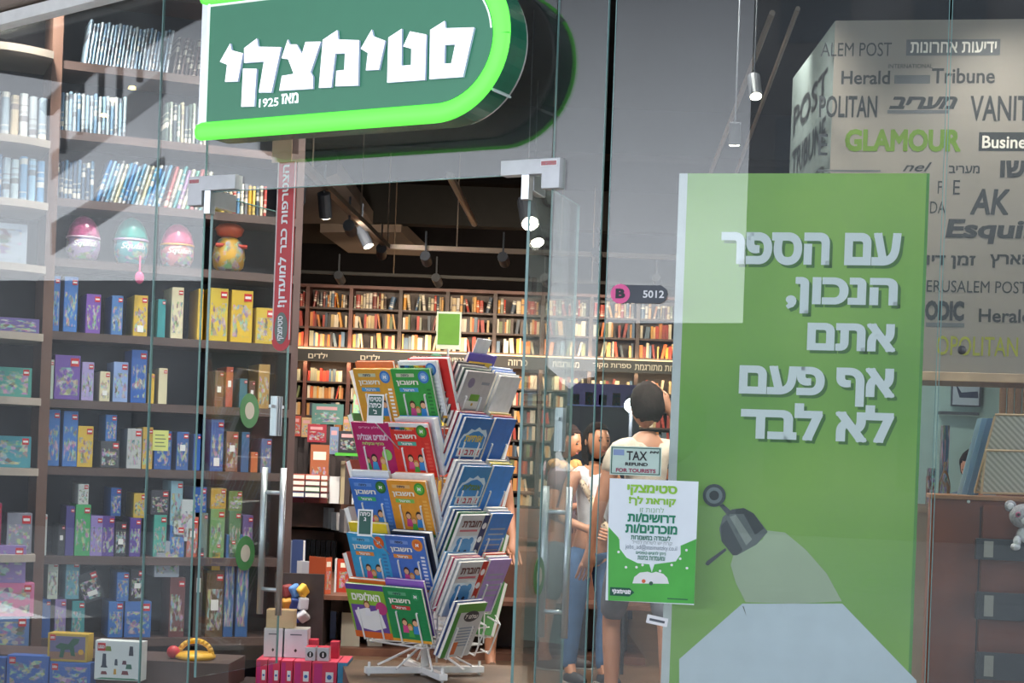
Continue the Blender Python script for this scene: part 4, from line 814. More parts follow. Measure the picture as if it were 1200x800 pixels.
def workbook(f, x, z, col, lab, wd=.235, h=.29, th=.016, k=0, up=0, design=None, nm='workbook', cat='workbook', **dk):
    p, a = pocket_frame(f, x, z); M = Matrix.Translation(p) @ Matrix.Rotation(a, 4, 'Z') @ Matrix.Rotation(TILT, 4, 'X') @ Matrix.Translation((0, -.05+k, up+.002))
    o = bpy.data.objects.new(nm, None); COL.objects.link(o); o.matrix_world = M; tag(o, lab, cat, 'workbooks on the spinner rack')
    MB().box(-wd/2, wd/2, 0, .0016, 0, h).build('cover', mat('wb_'+col, C(col), .35, noise=.08, scale=25), o)
    MB().box(-wd/2+.001, wd/2-.002, .0016, th-.0016, .001, h-.003).build('pages', PAGES if th < .03 else WHITE, o)
    MB().box(-wd/2, wd/2, th-.0016, th, 0, h).build('back_cover', hm(dk.get('back', col)), o)
    def R(x0, z0, x1, z1, c, y=-.0008, n='printed_block'): MB().box((x0-.5)*wd, (x1-.5)*wd, y, y+.0005, z0*h, z1*h).build(n, hm(c), o)
    def T(s_, x0, z0, x1, z1, c, y=-.0016, b=.04, rev=True): text(rtl(s_) if rev else s_, ((x0-.5)*wd, z0*h, (x1-.5)*wd, z1*h), y, hm(c), o, 'title_lettering', bold=b)
    def D(x0, z0, r, c, y=-.0016): MB().prism(circ((x0-.5)*wd, z0*h, r, 18), y, y+.0005).build('printed_badge', hm(c), o)
    if design == 'maths':
        R(.12,.86,.58,.92, dk.get('pill','c9cfb0')); T('כיתה', .25,.87,.45,.91,'2a3550'); T('חשבון', .10,.70,.66,.80,'f4f1e6'); R(.14,.60,.62,.67,dk.get('pill2','4a9ad0')); T('תרגול', .24,.612,.52,.66,'f0f0f0',y=-.0022)
        D(.82,.86,.032,dk.get('ringc','3b78c4')); D(.82,.86,.022,dk.get('badge','7fb0e0'),y=-.0022); T('א', .775,.83,.865,.89,'ffffff',y=-.0028)
        for i in range(9): R(.84,.10+.065*i,.94,.135+.065*i,dk.get('grid','ffffff'))
        kid(None, o, -.10*wd, .36*h, .028, dk.get('s1','d24a8a'), '4a2c1a'); kid(None, o, .17*wd, .36*h, .030, dk.get('s2','3b8ad0')); kid(None, o, .02*wd, .27*h, .026, dk.get('s3','4fae48'), 'c98a3a'); R(0,0,1,.05,dk.get('foot','e6a83a'))
        if dk.get('rain'):
            R(0,.93,1,1,'e8e8ea')
            for i, c in enumerate(('24304f','2a6ab0','2f9a5a','e0c030','e08a2a','d0402a','a02f6a')): R(.04+.12*i,.885,.16+.12*i,.925,c,y=-.0013)
    elif design == 'magenta':
        T('מילון ציורים',.2,.88,.75,.93,'f0c0d8',b=.02); T('לומדים אנגלית',.10,.68,.92,.80,'f0dff0'); T('בכיף ובקלות',.2,.58,.78,.65,'b8e07a'); D(.80,.42,.03,'8fcf6a')
        kid(None,o,-.06*wd,.34*h,.03,'3a9ad0','2a1e1c'); kid(None,o,.16*wd,.30*h,.028,'e0c030','c98a3a'); kid(None,o,-.24*wd,.30*h,.024,'2f9a5a','7a4a2a'); R(0,0,1,.07,'d8a83a')
    elif design == 'cloud':
        MB().prism([(wd*(u-.5), h*v) for u, v in ((.05,.60),(.12,.70),(.22,.72),(.32,.80),(.46,.78),(.58,.84),(.70,.79),(.84,.80),(.95,.70),(.96,.44),(.05,.44))], -.0008, -.0003).build('printed_cloud', hm('cfe2f2'), o)
        MB().prism([(wd*(u-.5), h*v) for u, v in ((.10,.58),(.16,.66),(.30,.70),(.42,.75),(.60,.77),(.78,.72),(.90,.66),(.92,.46),(.10,.46))], -.0014, -.0009).build('printed_cloud', hm('3a8ad0'), o)
        T(dk.get('w','אותיות'),.20,.57,.82,.69,dk.get('tc','e6c840'),y=-.002); R(.10,.30,.92,.46,'eef2f4'); T('א ת ב ש',.16,.33,.86,.43,'c83a4a',y=-.0018)
        R(0,0,1,.26,dk.get('foot','a82a3a'));
        for i in range(4): kid(None,o,wd*(-.34+.22*i),.16*h,.022,('e0a030','3a9a5a','d24a8a','3a8ad0')[i],'5a2c1a',y=-.0022)
    elif design == 'bear':
        R(0,0,1,1,'c9ced4'); R(.80,0,1,1,dk.get('strip','26386a'),y=-.0013); R(.02,.02,.79,.62,'cfe0ee',y=-.0013); T('חוברת',.10,.78,.76,.90,'6a3a3a',y=-.002); R(.08,.70,.7,.735,'c86a7a',y=-.002)
        MB().prism(circ(-.10*wd,.32*h,.072,18,rz=.075), -.0022,-.0017).build('printed_blue_animal', hm('4a92cc'), o)
        for q in (-.30,.10): MB().prism(circ(q*wd,.52*h,.022,12), -.0020,-.0015).build('printed_ear', hm('4a92cc'), o)
        for q in (-.2,.02): MB().prism(circ(q*wd,.32*h,.013,10), -.0028,-.0023).build('printed_eye', hm('1c2438'), o)
        for v in (.80,.55,.30): D(.90,v,.017,'e8e8ee',y=-.0019)
    elif design == 'doctor':
        R(0,.90,1,1,'5a3f96'); R(0,.62,1,.90,'86b53a'); T('האלופים',.12,.70,.88,.86,'f4f4ea'); R(.05,.12,.95,.62,'6a4a9a'); R(0,0,1,.12,'dc6a2c')
        MB().prism([(wd*(u-.5), h*v) for u, v in ((.12,.50),(.40,.56),(.52,.50),(.80,.55),(.88,.22),(.55,.14),(.2,.18))], -.0018,-.0013).build('printed_white_coat', WHITE, o); kid(None,o,-.02*wd,.62*h,.03,'e8e8ee','7a4a2a',y=-.0026); D(.86,.58,.035,'b83a7a',y=-.0022)
    elif design == 'news':
        R(0,0,1,1,'c8ccd0'); R(0,0,.16,1,'3f8a3c',y=-.0013); R(0,.84,1,1,'5a9a48',y=-.0014); MB().prism(circ(.08*wd,.76*h,.062,18,rz=.03), -.002,-.0015).build('printed_oval', hm('3a3f4a'), o); T('עולם 7',.36,.72,.80,.80,'e8e8e8',y=-.0028)
        for i in range(7): R(.3,.2+.055*i,.85,.225+.055*i,'8a98ac',y=-.0018)
        R(.26,.05,.45,.28,'c8683a',y=-.002)
    elif design == 'plant':
        D(.25,.80,.026,'8a7f9a'); R(.62,.78,.9,.83,'8f93a0'); R(.38,.48,.70,.60,'6fa03a'); R(.3,.34,.74,.48,'e0ddd8'); D(.52,.42,.008,'c8a03a',y=-.0022); R(.1,.1,.9,.12,'8a8f9a'); R(.1,.16,.9,.18,'8a8f9a')
    elif design == 'frame':
        R(.08,.05,.92,.86,'e2b83a'); R(.16,.1,.84,.78,'d8c070',y=-.0014)
    elif design == 'lines':
        for i in range(5): R(.12,.3+.1*i,.86,.33+.1*i,'9aa4b8')
        R(0,.9,1,1,dk.get('top','e0522c'))
    return o
PX = .118
def zL(y): return W(465, y, 8.42).z
def zR(y): return W(548, y, 8.42).z
LB = [zL(v) for v in (494, 556, 622, 686, 745)]; RB = [zR(v) for v in (497, 550, 606, 662, 716, 764)]
for f, zz_ in (('L', LB), ('R', RB), ('B', LB), ('A', RB[:5])):
    for z in zz_:
        for x in (-PX, PX): pocket(f, x, z)
wb = workbook
wb('L',-PX,LB[0],'e0a63c','yellow maths workbook with blue badge, top left of the rack',design='maths',s1='d24a3a')
wb('L',PX,LB[0],'3fa048','green maths workbook with two printed children, top row of the rack',design='maths',grid='2c7a38')
wb('L',PX+.03,LB[0],'e8e8ec','white workbook with colour strip behind the green one',k=.03,up=.03,design='maths',rain=1,pill='e8e8ec')
wb('L',PX+.075,LB[0],'cf2f2c','tall red bound workbook behind the green one at the top',k=.055,up=.035,th=.03)
wb('L',-PX,LB[0],'dd7a4a','orange workbook behind the yellow one at the top left',k=.03,up=.028)
wb('L',-PX,LB[1],'b82668','magenta children\'s workbook on the second tier of the rack',design='magenta',back='8a1f50')
wb('L',PX,LB[1],'d8362f','red maths workbook with colour strip on the second tier',design='maths',rain=1,pill='d88a80',pill2='4fae9a',badge='5fae3a',ringc='2f7a3a',grid='e05a4a')
wb('L',PX+.02,LB[1],'d6dbe2','thick pale blue workbook behind the red one',k=.03,up=.012,th=.045,back='4a98d8')
wb('L',-PX,LB[2],'3f74c8','blue maths workbook with green badge on the third tier',design='maths',badge='3f8a3c',ringc='2f6a30',pill='6a94d8',pill2='3fae6a',grid='5f8fd8',foot='3f74c8')
wb('L',-PX,LB[2],'cfd6dc','white and green workbook behind the blue one on the third tier',k=.03,up=.03,design='lines',top='dfe4e8')
wb('L',PX,LB[2],'e39a34','orange and yellow maths workbook with green badge on the third tier',design='maths',badge='6fbe4a',ringc='3f9a3a',pill='e0b070',pill2='7fbe5a',grid='edb45a',foot='3f8a4c')
wb('L',PX+.015,LB[2],'e0e0de','white edged workbook behind the orange one',k=.03,up=.02,th=.035,back='e0702c')
wb('L',-PX,LB[3],'3b9fd0','light blue maths workbook with orange badge on the fourth tier',design='maths',badge='e0702c',ringc='d85a2a',pill='6fb4dc',pill2='e08a3a',grid='3f7ab0')
wb('L',-PX,LB[3],'e6c828','yellow topped workbook behind the light blue one',k=.03,up=.045,th=.02)
wb('L',PX,LB[3],'4a74c4','blue spiral maths workbook with orange badge on the fourth tier',design='maths',badge='e0702c',ringc='e08a3a',pill='7a98d8',pill2='e08a3a',grid='e8e8ee')
wb('L',PX+.02,LB[3],'2c3040','black edged workbook behind the blue spiral one',k=.03,up=.012,th=.03,back='2c3040')
wb('L',-PX,LB[4],'86b53a','green and purple workbook with a white coated figure on the lowest tier',design='doctor')
wb('L',-PX,LB[4],'dc6a2c','orange workbook behind the green and purple one on the lowest tier',k=.03,up=.012,th=.025)
wb('L',PX,LB[4],'1f8a52','dark green maths workbook with red pill on the lowest tier',design='maths',pill='5faa80',pill2='c83a3a',grid='1f8a52',badge='2f9a62',ringc='1f8a52')
wb('L',PX,LB[4],'7a4fb0','violet and white workbook behind the dark green one',k=.03,up=.03,design='lines',top='8f5fc0')
q = -PX
wb('R',q,RB[0],'b9b4b8','grey workbook with small plant picture on the right side of the rack',design='plant')
for i, c in enumerate(('4a5f58','8f8a94','3a3440')): wb('R',q-.012*(i+1),RB[0],c,('slate green','mauve grey','near black')[i]+' slim workbook behind the grey plant one',k=.02+.018*i,up=.008*(i+1))
wb('R',q+.06,RB[0],'4a3f9a','tall purple workbook with yellow frame at the top right of the rack',k=.07,up=.07,design='frame')
wb('R',q+.07,RB[0],'d8dadc','blank white card standing above the purple workbook',k=.10,up=.14,th=.004,wd=.12,nm='white_card',cat='card')
wb('R',q,RB[1],'2f6fb4','blue alphabet workbook with yellow title on the right side, second tier',design='cloud')
for i, c in enumerate(('5a8ad0','a83a4a')): wb('R',q-.010*(i+1),RB[1],c,('sky blue','dark red')[i]+' workbook behind the blue alphabet one with yellow title',k=.02+.022*i,up=.006*(i+1),th=.02)
wb('R',q,RB[2],'3f8ac8','light blue alphabet workbook with white title on the right side, third tier',design='cloud',w='אנגלית',tc='6a8a3a',foot='5a3f80')
for i, c in enumerate(('8f98b8','c8ccd8')): wb('R',q-.010*(i+1),RB[2],c,('lavender','pale grey')[i]+' workbook behind the light blue alphabet one',k=.02+.022*i,up=.006*(i+1),th=.02)
wb('R',q,RB[3],'c9ced4','white workbook with blue animal and navy strip on the right side, fourth tier',design='bear')
for i, c in enumerate(('2f7a4c','2a4a8a','8ab0d8')): wb('R',q-.012*(i+1),RB[3],c,('green','navy','pale blue')[i]+' slim workbook behind the navy striped one',k=.02+.018*i,up=.006*(i+1))
wb('R',q,RB[4],'c9ced4','white workbook with blue animal and red strip on the right side, fifth tier',design='bear',strip='c0342c')
for i, c in enumerate(('dcdfe6','c83a6a','dcdfe6','5a9ad0')): wb('R',q-.010*(i+1),RB[4],c,('white','pink edged','plain white','sky edged')[i]+' workbook in the thick stack behind the red striped one',k=.02+.018*i,up=.005*(i+1))
wb('R',q,RB[5],'c8ccd0','green and grey magazine style workbook on the lowest right tier',design='news')
wb('R',q-.012,RB[5],'4a5f9a','dark blue workbook behind the green magazine one on the lowest right tier',k=.02,up=.006)
for t_, cols in enumerate((('8fb0e0','4a7ad0','d8dce4','e0e0e6'),('c8b85a','c83f2a','3a74c8'),('c8c8cc','e6d02a','3f8ae0'),('d8dade','b8bcc8','3f7fd0'),('e0522c','d8dade','a890d0'))):
    for i, c in enumerate(cols):
        wb('R',PX-.012,RB[t_],c,f'{("pale blue","deep blue","grey white","white") [i] if t_==0 else ("leftmost","middle","outermost")[i]} workbook in the right hand pocket, {ORD[t_]} tier of the rack',k=.0+.022*(2-i),up=.006*(3-i),th=.018,wd=.18,design='lines' if t_ in (3,4) else None,top=c)
for f in 'AB':
    for t_, z in enumerate(LB if f == 'B' else RB[:5]):
        for s_ in (-1, 1):
            o = wb(f,s_*PX,z,random.choice(('4a7ab0','c8a83a','b84a3a','5a9a5a','c8c8cc')),f'far side workbook, {ORD[t_]} tier, {"left" if s_<0 else "right"} pocket, {"back right" if f=="B" else "back left"} face of rack',th=.03)
# small dark green class signs on the rack
for nm_, (x0,y0,x1,y1), s3, wh in (('upper',(430,462,450,488),('סטיימי','כיתה',"ב'"),'beside the yellow maths workbook'),('lower',(419,597,437,613),('כיתה','ג'),'beside the blue maths workbook')):
    p = W((x0+x1)/2, y1, 8.16); f5 = Fr(p.x, p.y, p.z, R_(-18)); a = f5.px(x0, y1); b = f5.px(x1, y0); o = thing('class_sign', f'{nm_} small dark green sign with white lettering {wh}', 'sign', f5, 'class signs on the rack')
    MB().box(a[0], b[0], 0, .002, a[1]-.06 if nm_=='lower' else a[1]-.03, b[1]).build('card', WHITE, o); MB().box(a[0]+.008, b[0]-.008, -.0006, 0, a[1]-(.05 if nm_=='lower' else -.006), b[1]-.008).build('green_field', hm('175348'), o)
    n_ = len(s3)
    for i, s_ in enumerate(s3):
        hh = (b[1]-a[1]-.02)/n_; zt = b[1]-.014-hh*i; k_ = .012 if len(s_) > 2 else .032; text(rtl(s_), (a[0]+k_, zt-hh*.72, b[0]-k_, zt), -.0012, WHITE, o, bold=.03)
    MB().tube((0,.004,a[1]-.03), (.06,.20,a[1]-.16), .003, 5).build('sign_clip', STEEL, o)

# ------------------------------------------------ stepped display table with books
def onz(px_, py_, z): a, b = ray(px_, py_); t = (z-EYE)/b; return Vector((a*t, t, z))
T1 = W(374, 697, 11.45).z; T2 = W(470, 641, 11.8).z; T3 = .965
dt = thing('display_table', 'stepped brown display table with rows of books inside the shop', 'table', None, loc=(onz(374,697,T1).x, onz(374,697,T1).y, 0))
dto = Vector(dt.location)
def slab(P, z0, z1, nm, m):
    mb = MB(); k = len(P); mb.add([(p.x-dto.x, p.y-dto.y, z0) for p in P]+[(p.x-dto.x, p.y-dto.y, z1) for p in P], [tuple(range(k))[::-1], tuple(range(k, 2*k))]+[(i, (i+1)%k, k+(i+1)%k, k+i) for i in range(k)]); return mb.build(nm, m, dt)
XR = 1.0; a1, b1 = onz(306,652,T1), onz(374,697,T1); slab([b1, Vector((XR, b1.y+.05, 0)), Vector((XR, 14.7, 0)), Vector((a1.x, 14.7, 0)), a1], T1-.03, T1, 'lower_top', WOOD)
a2, b2 = onz(322,598,T2), onz(474,641,T2); slab([b2, Vector((XR-.05, b2.y+.1, 0)), Vector((XR-.05, 14.6, 0)), Vector((a2.x, 14.6, 0)), a2], T1, T2, 'middle_step', WOOD)
a3, b3 = onz(345,574,T3), onz(400,588,T3); slab([b3, Vector((XR-.1, b3.y+.1, 0)), Vector((XR-.1, 14.5, 0)), Vector((a3.x, 14.5, 0)), a3], T2, T3, 'upper_step', WOOD)
BZ = W(400,758,11.55).z
slab([b1+Vector((.03,.05,0)), Vector((XR-.05, b1.y+.10, 0)), Vector((XR-.05, 14.6, 0)), Vector((a1.x+.05, 14.6, 0)), a1+Vector((.03,.05,0))], BZ-.05, BZ, 'base_shelf', WOOD)
slab([b1+Vector((.12,.45,0)), Vector((XR-.15, b1.y+.5, 0)), Vector((XR-.15, 14.6, 0)), Vector((a1.x+.15, 14.6, 0)), a1+Vector((.12,.45,0))], 0, T1-.03, 'cabinet_core', DWOOD)
MB().box(.01,.03,.02,.5,BZ,T1-.03).build('divider', DWOOD, dt); MB().box(1.0,1.03,.06,.5,BZ,T1-.03).build('divider', DWOOD, dt)
def stand(x0, y0, x1, y1, zb, col, lab, grp='books laid out on the display table', th=.10, ang=0, art=False, pages=False, nm='book', cat='book', lean=0, plain=False):
    c = onz((x0+x1)/2, y1, zb)
    if zb == T3 and (c.y > 13.4 or c.y < 0): c = W((x0+x1)/2, y1, 13.4-.012*((x0*7)%9))
    k = c.y/F; wd, h = (x1-x0)*k, (y1-y0)*k
    if zb == T3: h = W((x0+x1)/2, y0, c.y).z-zb
    o = thing(nm, lab, cat, Fr(c.x, c.y, zb+.001, R_(ang)), grp)
    if lean: o.rotation_euler = (0, lean, R_(ang))
    if pages:
        MB().box(-wd/2, wd/2, .002, th, 0, h*.99).build('pages', WHITE, o); mb = MB(); mb.box(-wd/2-.002, -wd/2, 0, th, 0, h); mb.box(wd/2, wd/2+.002, 0, th, 0, h); mb.build('covers', BOX, o, col=C(col))
    else:
        MB().box(-wd/2, wd/2, 0, .003, 0, h).build('cover', BOX, o, col=C(col)); MB().box(-wd/2+.002, wd/2-.003, .003, th, .002, h-.004).build('pages', PAGES, o); MB().box(-wd/2, -wd/2+.002, 0, th+.002, 0, h).build('spine', BOX, o, col=C(col))
        if art: MB().box(-wd*.38, wd*.38, -.001, 0, h*.12, h*.62).build('printed_picture', ART, o, col=C(col)); MB().box(-wd*.34, wd*.34, -.001, 0, h*.74, h*.88).build('printed_title', hm('e8e0d0'), o)
    return o
gl = 'books on the lower step of the display table'
for i, (x0,y0,x1,y1,c) in enumerate(((335,632,341,668,'c8c8cc'),(341.5,634,348,672,'c0c4cc'),(348.5,636,353,676,'8f98b0'),(353.5,633,357,680,'4a5a8a'),(360,658,366,684,'c8c8d0'),(366.5,659,371,688,'c0c0cc'))):
    stand(x0,y0,x1,y1,T1,c,f'{ORD[i]} white edged book from the left on the lower table step',gl,.12,50,pages=True)
for i in range(6): stand(357+6*i,632+i*.4,362.5+6*i,662+i*1.0,T1,'1f2026',f'{ORD[i]} black bound book from the left on the lower table step',gl,.12,0)
stand(372,661,377,692,T1,'3a2226','slim dark striped book beside the orange book',gl,.1,20)
stand(379,653,389,696,T1,'c05a3a','orange book turned sideways at the corner of the lower step',gl,.16,50,art=True)
stand(391,655,393.5,694,T1,'d8d8dc','white spined book beside the red one on the lower step',gl,.14)
stand(394,655,419,694,T1,'b8402c','red novel with landscape cover facing front on the lower step',gl,.05,0,art=True)
stand(421,657,446,695,T1,'a8a89a','grey green novel half hidden behind the rack on the lower step',gl,.05,0,art=True)
stand(470,660,500,697,T1,'b87a5a','tan novel behind the rack on the lower step',gl,.05)
stand(381,716,394,748,BZ,'2f3a6a','navy book in the open bay under the display table','books in the open bay under the display table',.05,-25)
stand(399,718,421,757,BZ,'c8c4b4','pale book with green bird drawing in the open bay','books in the open bay under the display table',.04,0,art=False)
o = stand(430,722,448,757,BZ,'b0aca4','white and red book in the open bay beside the bird book','books in the open bay under the display table',.04,0,art=True)
stand(598,717,614,752,BZ,'4a9aa8','turquoise book with red figure in the bay seen through the right door leaf','books in the open bay under the display table',.03,0,art=True)
stand(560,718,590,756,BZ,'b8b0a8','pale book low in the open bay near the bare leg','books in the open bay under the display table',.03,0,art=True)
# white edged fan of books along the middle step
gm = 'white edged books along the middle step'
for i in range(13):
    x = 346+9.5*i; yb = 609+i*2.55; stand(x, yb-27+(i%3)*3, x+8.6, yb, T2, ('d8d8de','c8c0c0','d0d4dc')[i%3], f'{ORD[i]} white edged book from the left along the middle table step', gm, .16, 20, pages=True)
gp_ = 'flat piles on the display table'
for k in range(5):
    for j, (x0, x1) in enumerate(((338,356),(357,374),(375,383))):
        cc = (('7a2f3a','8a4a4a','a85a5a'),('3a4a7a','4a3a5a','5a2a3a'),('7a3a3a','3f6a4a','8a3a3a'),('9a4a3a','6a3040','7a4a3a'),('b85a4a','c86a5a','a84a3a'))[k][j]
        stand(x0, 585-k*7-7, x1, 585-k*7, T3+0*.01 if k == 0 else T3, cc, f'book {("lowest","second from below","in the middle","second from above","topmost")[k]} in the {("left","middle","right")[j]} pile beside the white door handles', gp_, .16) if k == 0 else None
        if k:
            c0_ = W((x0+x1)/2, 585, 13.1); kk = c0_.y/F; wd = (x1-x0)*kk; z = T3+.001+k*7*kk
            o = thing('book', f'book {("lowest","second from below","in the middle","second from above","topmost")[k]} in the {("left","middle","right")[j]} pile beside the open left door leaf', 'book', Fr(c0_.x, c0_.y, z, 0), gp_)
            MB().box(-wd/2, wd/2, 0, .15, 0, 6.2*kk).build('cover', BOX, o, col=C(cc)); MB().box(-wd/2+.004, wd/2-.002, -.001, .14, .006, 5.2*kk).build('pages', PAGES, o)
gu = 'books standing on the upper step'
for x0,y0,x1,y1,c,l_,kw in ((362,521,384,578,'a8603f','brown novel with orange foot standing on the upper step',dict(art=True)),(386,558,397,582,'d8d8de','white paper block on the upper step',dict(pages=True)),(386,536,405,556,'d0d0d8','','' ),
   (398,540,409,584,'b8aa8a','tan book on the upper step beside the white block',dict()),(412,566,424,588,'c8c4c8','small pale book on the upper step',dict(pages=True)),(425,545,452,588,'d8a08a','salmon pink book standing on the upper step',dict(art=True)),(400,545,411,575,'c8b87a','','')):
    if kw != '': stand(x0,y0,x1,y1,T3,c,l_,gu,.05,0,**kw)
# raised stands behind: picture books
def prop(x0,y0,x1,y1,Y,col,lab,ang=0,art=True,nm='picture_book',cat='book',grp='picture books on stands above the display table'):
    p = W((x0+x1)/2, y1, Y); k = Y/F; wd, h = (x1-x0)*k, (y1-y0)*k; o = thing(nm, lab, cat, Fr(p.x, p.y, p.z, R_(ang)), grp)
    MB().box(-wd/2, wd/2, 0, .004, 0, h).build('cover', BOX, o, col=C(col)); MB().box(-wd/2+.002, wd/2-.002, .004, .02, .003, h-.003).build('pages', PAGES, o)
    if art: MB().box(-wd*.40, wd*.40, -.001, 0, h*.12, h*.60).build('printed_picture', ART, o, col=C(col)); MB().box(-wd*.36, wd*.30, -.001, 0, h*.70, h*.86).build('printed_title', hm('d8a0a0'), o)
    MB().box(-wd*.2, wd*.2, .021, .03, T3+.001-p.z if T3 < p.z else 0, h*.6).build('easel', DWOOD, o)
    return o
TS = onz(345,574,T3).y
st = thing('riser', 'brown riser blocks behind the open books on the display table', 'riser', Fr(W(400,540,14.1).x, 14.1, T3, 0))
MB().box(-.42,.35,0,.25,0,W(400,512,14.1).z-T3).build('block', DWOOD, st); 
prop(365,473,402,497,13.85,'5f8a80','green and blue picture book with pink lettering lying open above the table')
prop(341,487,352,511,13.9,'b84a3a','small red book beside the bowed dark head',art=True); prop(353,489,365,512,13.9,'c8a070','tan book beside the small red one',art=True); prop(401,488,411,512,13.9,'c89a60','orange tan book right of the open picture book')
prop(413,462,427,503,13.3,'9acf9a','pale green card with white drawing beside the rack',art=True,nm='greeting_card',cat='card')
prop(360,497,382,518,13.6,'a83240','dark red book with white picture above the brown novel'); prop(386,500,396,532,13.5,'7f90b0','upright pale book with a blue figure',art=True); prop(396,505,422,530,13.35,'2f3038','black picture book in a green frame')
st2 = thing('book_tray', 'bright green tray holding the black picture book', 'tray', Fr(*W(408,534,13.2), 0))
MB().box(-.10,.11,-.02,.05,0,.022).build('base', hm('4fae38'), st2); MB().box(-.02,.02,.0,.03,T3+.001-W(408,534,13.2).z,0).build('easel', DWOOD, st2); MB().box(.09,.11,-.02,.05,.022,.16).build('side', hm('4fae38'), st2)
# stacks to the right seen through the door leaf
for r in range(6):
    for j in range(4):
        x0 = 596+15.5*j; c0_ = onz(x0+7, 692, T1+.0); kk = c0_.y/F; z = T1+.001+r*.042
        o = thing('book', f'flat book, {ORD[r]} layer from below in the {ORD[j]} pile seen through the right door leaf', 'book', Fr(c0_.x, c0_.y, z, R_((r*7+j*5)%9-4)), 'flat piles seen through the right door leaf')
        cc = ('c8875a','b8604a','d8b08a','a85a40','e0c0a0','c89a70')[(r+j)%6]
        MB().box(-.036, .036, 0, .17, 0, .038).build('cover', BOX, o, col=C(cc)); MB().box(-.033, .034, -.001, .165, .005, .033).build('pages', PAGES, o)
# green framed sign on a pole
p = W(525, 409, 11.0); f6 = Fr(p.x, p.y, p.z, R_(-4)); k = 11/F
o = thing('stand_sign', 'blank green sign in a white frame standing above the rack', 'sign', Fr(p.x, p.y, 0, R_(-4))); zb_ = p.z
wd, h = 29*k, 44*k
MB().box(-wd/2, wd/2, .0, .012, zb_, zb_+h).build('white_frame', hm('c8cfb8'), o); MB().box(-wd/2+.010, wd/2-.010, -.002, 0, zb_+.028, zb_+h-.014).build('green_sheet', hm('5f8f2e'), o)
MB().tube((0,.006,0), (0,.006,zb_), .008, 8).build('pole', STEEL, o)
# pink and white gift boxes in the lower left of the doorway
GB = .14; gpz = thing('low_plinth', 'low dark plinth under the pink and white boxes', 'plinth', Fr(W(356,800,9.1).x, 8.75, 0, 0))
MB().box(-.32,.30,-.02,.42,0,GB).build('block', DWOOD, gpz)
def carton(x0, ytop, x1, zb, zt, Y, front, top, lab, grp, dep=.12, mark=None, ang=0):
    p = W((x0+x1)/2, 700, Y); k = Y/F; wd = (x1-x0)*k; o = thing('gift_box', lab, 'box', Fr(p.x, Y, zb, R_(ang)), grp); h = zt-zb
    MB().box(-wd/2, wd/2, 0, dep, 0, h-.001).build('carton', hm(front), o, bevel=.002); MB().box(-wd/2+.001, wd/2-.001, .001, dep-.001, h-.001, h).build('lid', hm(top), o)
    if mark == 'dot': MB().prism(circ(0, h*.45, wd*.30, 16), -.001, 0).build('round_print', BLACK, o); MB().box(-wd*.06, wd*.06, -.0016, -.001, h*.3, h*.6).build('white_stroke', WHITE, o)
    if mark == 'gem': MB().prism([(0,h*.18),(wd*.07,h*.25),(0,h*.32),(-wd*.07,h*.25)], -.001, 0).build('diamond_print', BLACK, o); MB().box(-wd*.25, wd*.25, -.001, 0, h*.78, h*.82).build('word_print', hm('5a6470'), o)
    if mark == 'pink':
        MB().box(-wd*.42, -wd*.1, -.001, 0, h*.06, h*.92).build('printed_panel', hm('c82f7a'), o); MB().box(wd*.05, wd*.36, -.001, 0, h*.2, h*.6).build('white_label', WHITE, o); MB().prism(circ(wd*.2, h*.4, wd*.1, 10), -.0016, -.001).build('label_mark', hm('3a6ab0'), o)
    return o
for i, (x0, x1) in enumerate(((303,316),(317,331),(332,346),(347,368),(369,398))):
    carton(x0, 0, x1, GB+.001, .272, 8.86, 'd83a5a', 'e0506a', f'pink gift box, {ORD[i]} from the left in the bottom row', 'pink gift boxes', .30, 'pink')
carton(399, 0, 410, GB+.001, .272, 8.86, '3f8ab0', 'd84a60', 'narrow blue ended gift box closing the pink row on the right', 'pink gift boxes', .30)
carton(311,0,333,.274,.425,8.98,'c8ccd2','a8a49c','white gift box with a dark diamond, left of two','white gift boxes',.14,'gem'); carton(335,0,362,.274,.425,8.98,'d0d4da','a8a49c','white gift box with a dark diamond, right of two','white gift boxes',.14,'gem')
carton(360,0,372,.274,.345,8.88,'c8ccd0','c83048','small white box with red lid and black disc, left of two','small red lidded boxes',.09,'dot'); carton(374,0,388,.274,.345,8.88,'c8ccd0','c83048','small white box with red lid and black disc, right of two','small red lidded boxes',.09,'dot')
carton(362,0,374,.274,.365,9.04,'c83a50','c83048','dark red box behind the small disc boxes','small red lidded boxes',.08); carton(389,0,399,.274,.36,9.02,'b8304a','c83048','red box at the right end behind the disc boxes','small red lidded boxes',.08)
carton(313,0,346,.426,.52,9.0,'c8b08a','b89a70','beige box resting on top of the white boxes','white gift boxes',.1)
for i in range(9):
    cc = ('c83a2a','3a5ab0','d8d8dc','d89a3a','2f4a8a','c8c8d0','8a3a3a','5a8ac8','e0b040')[i]; p = W(337+(i%3)*9, 722-(i//3)*15, 9.375)
    o = MB().box(-.035,.035,-.02,.02,-.03,.03).build('small_toy', BOX, None, p, R_(20*i), col=C(cc), bevel=.012); o.rotation_euler = (R_(25*i), R_(17*i), R_(31*i)); tag(o, f'{ORD[i]} small bright packet in the pile hanging beside the table corner', 'toy', 'small bright packets by the table corner')
hk = MB().box(-.12,.15,0,.03,0,W(347,672,9.4).z).build('packet_stand', DWOOD, None, (W(347,700,9.42).x, 9.42, 0)); tag(hk, 'narrow dark stand carrying the small bright packets', 'display stand')
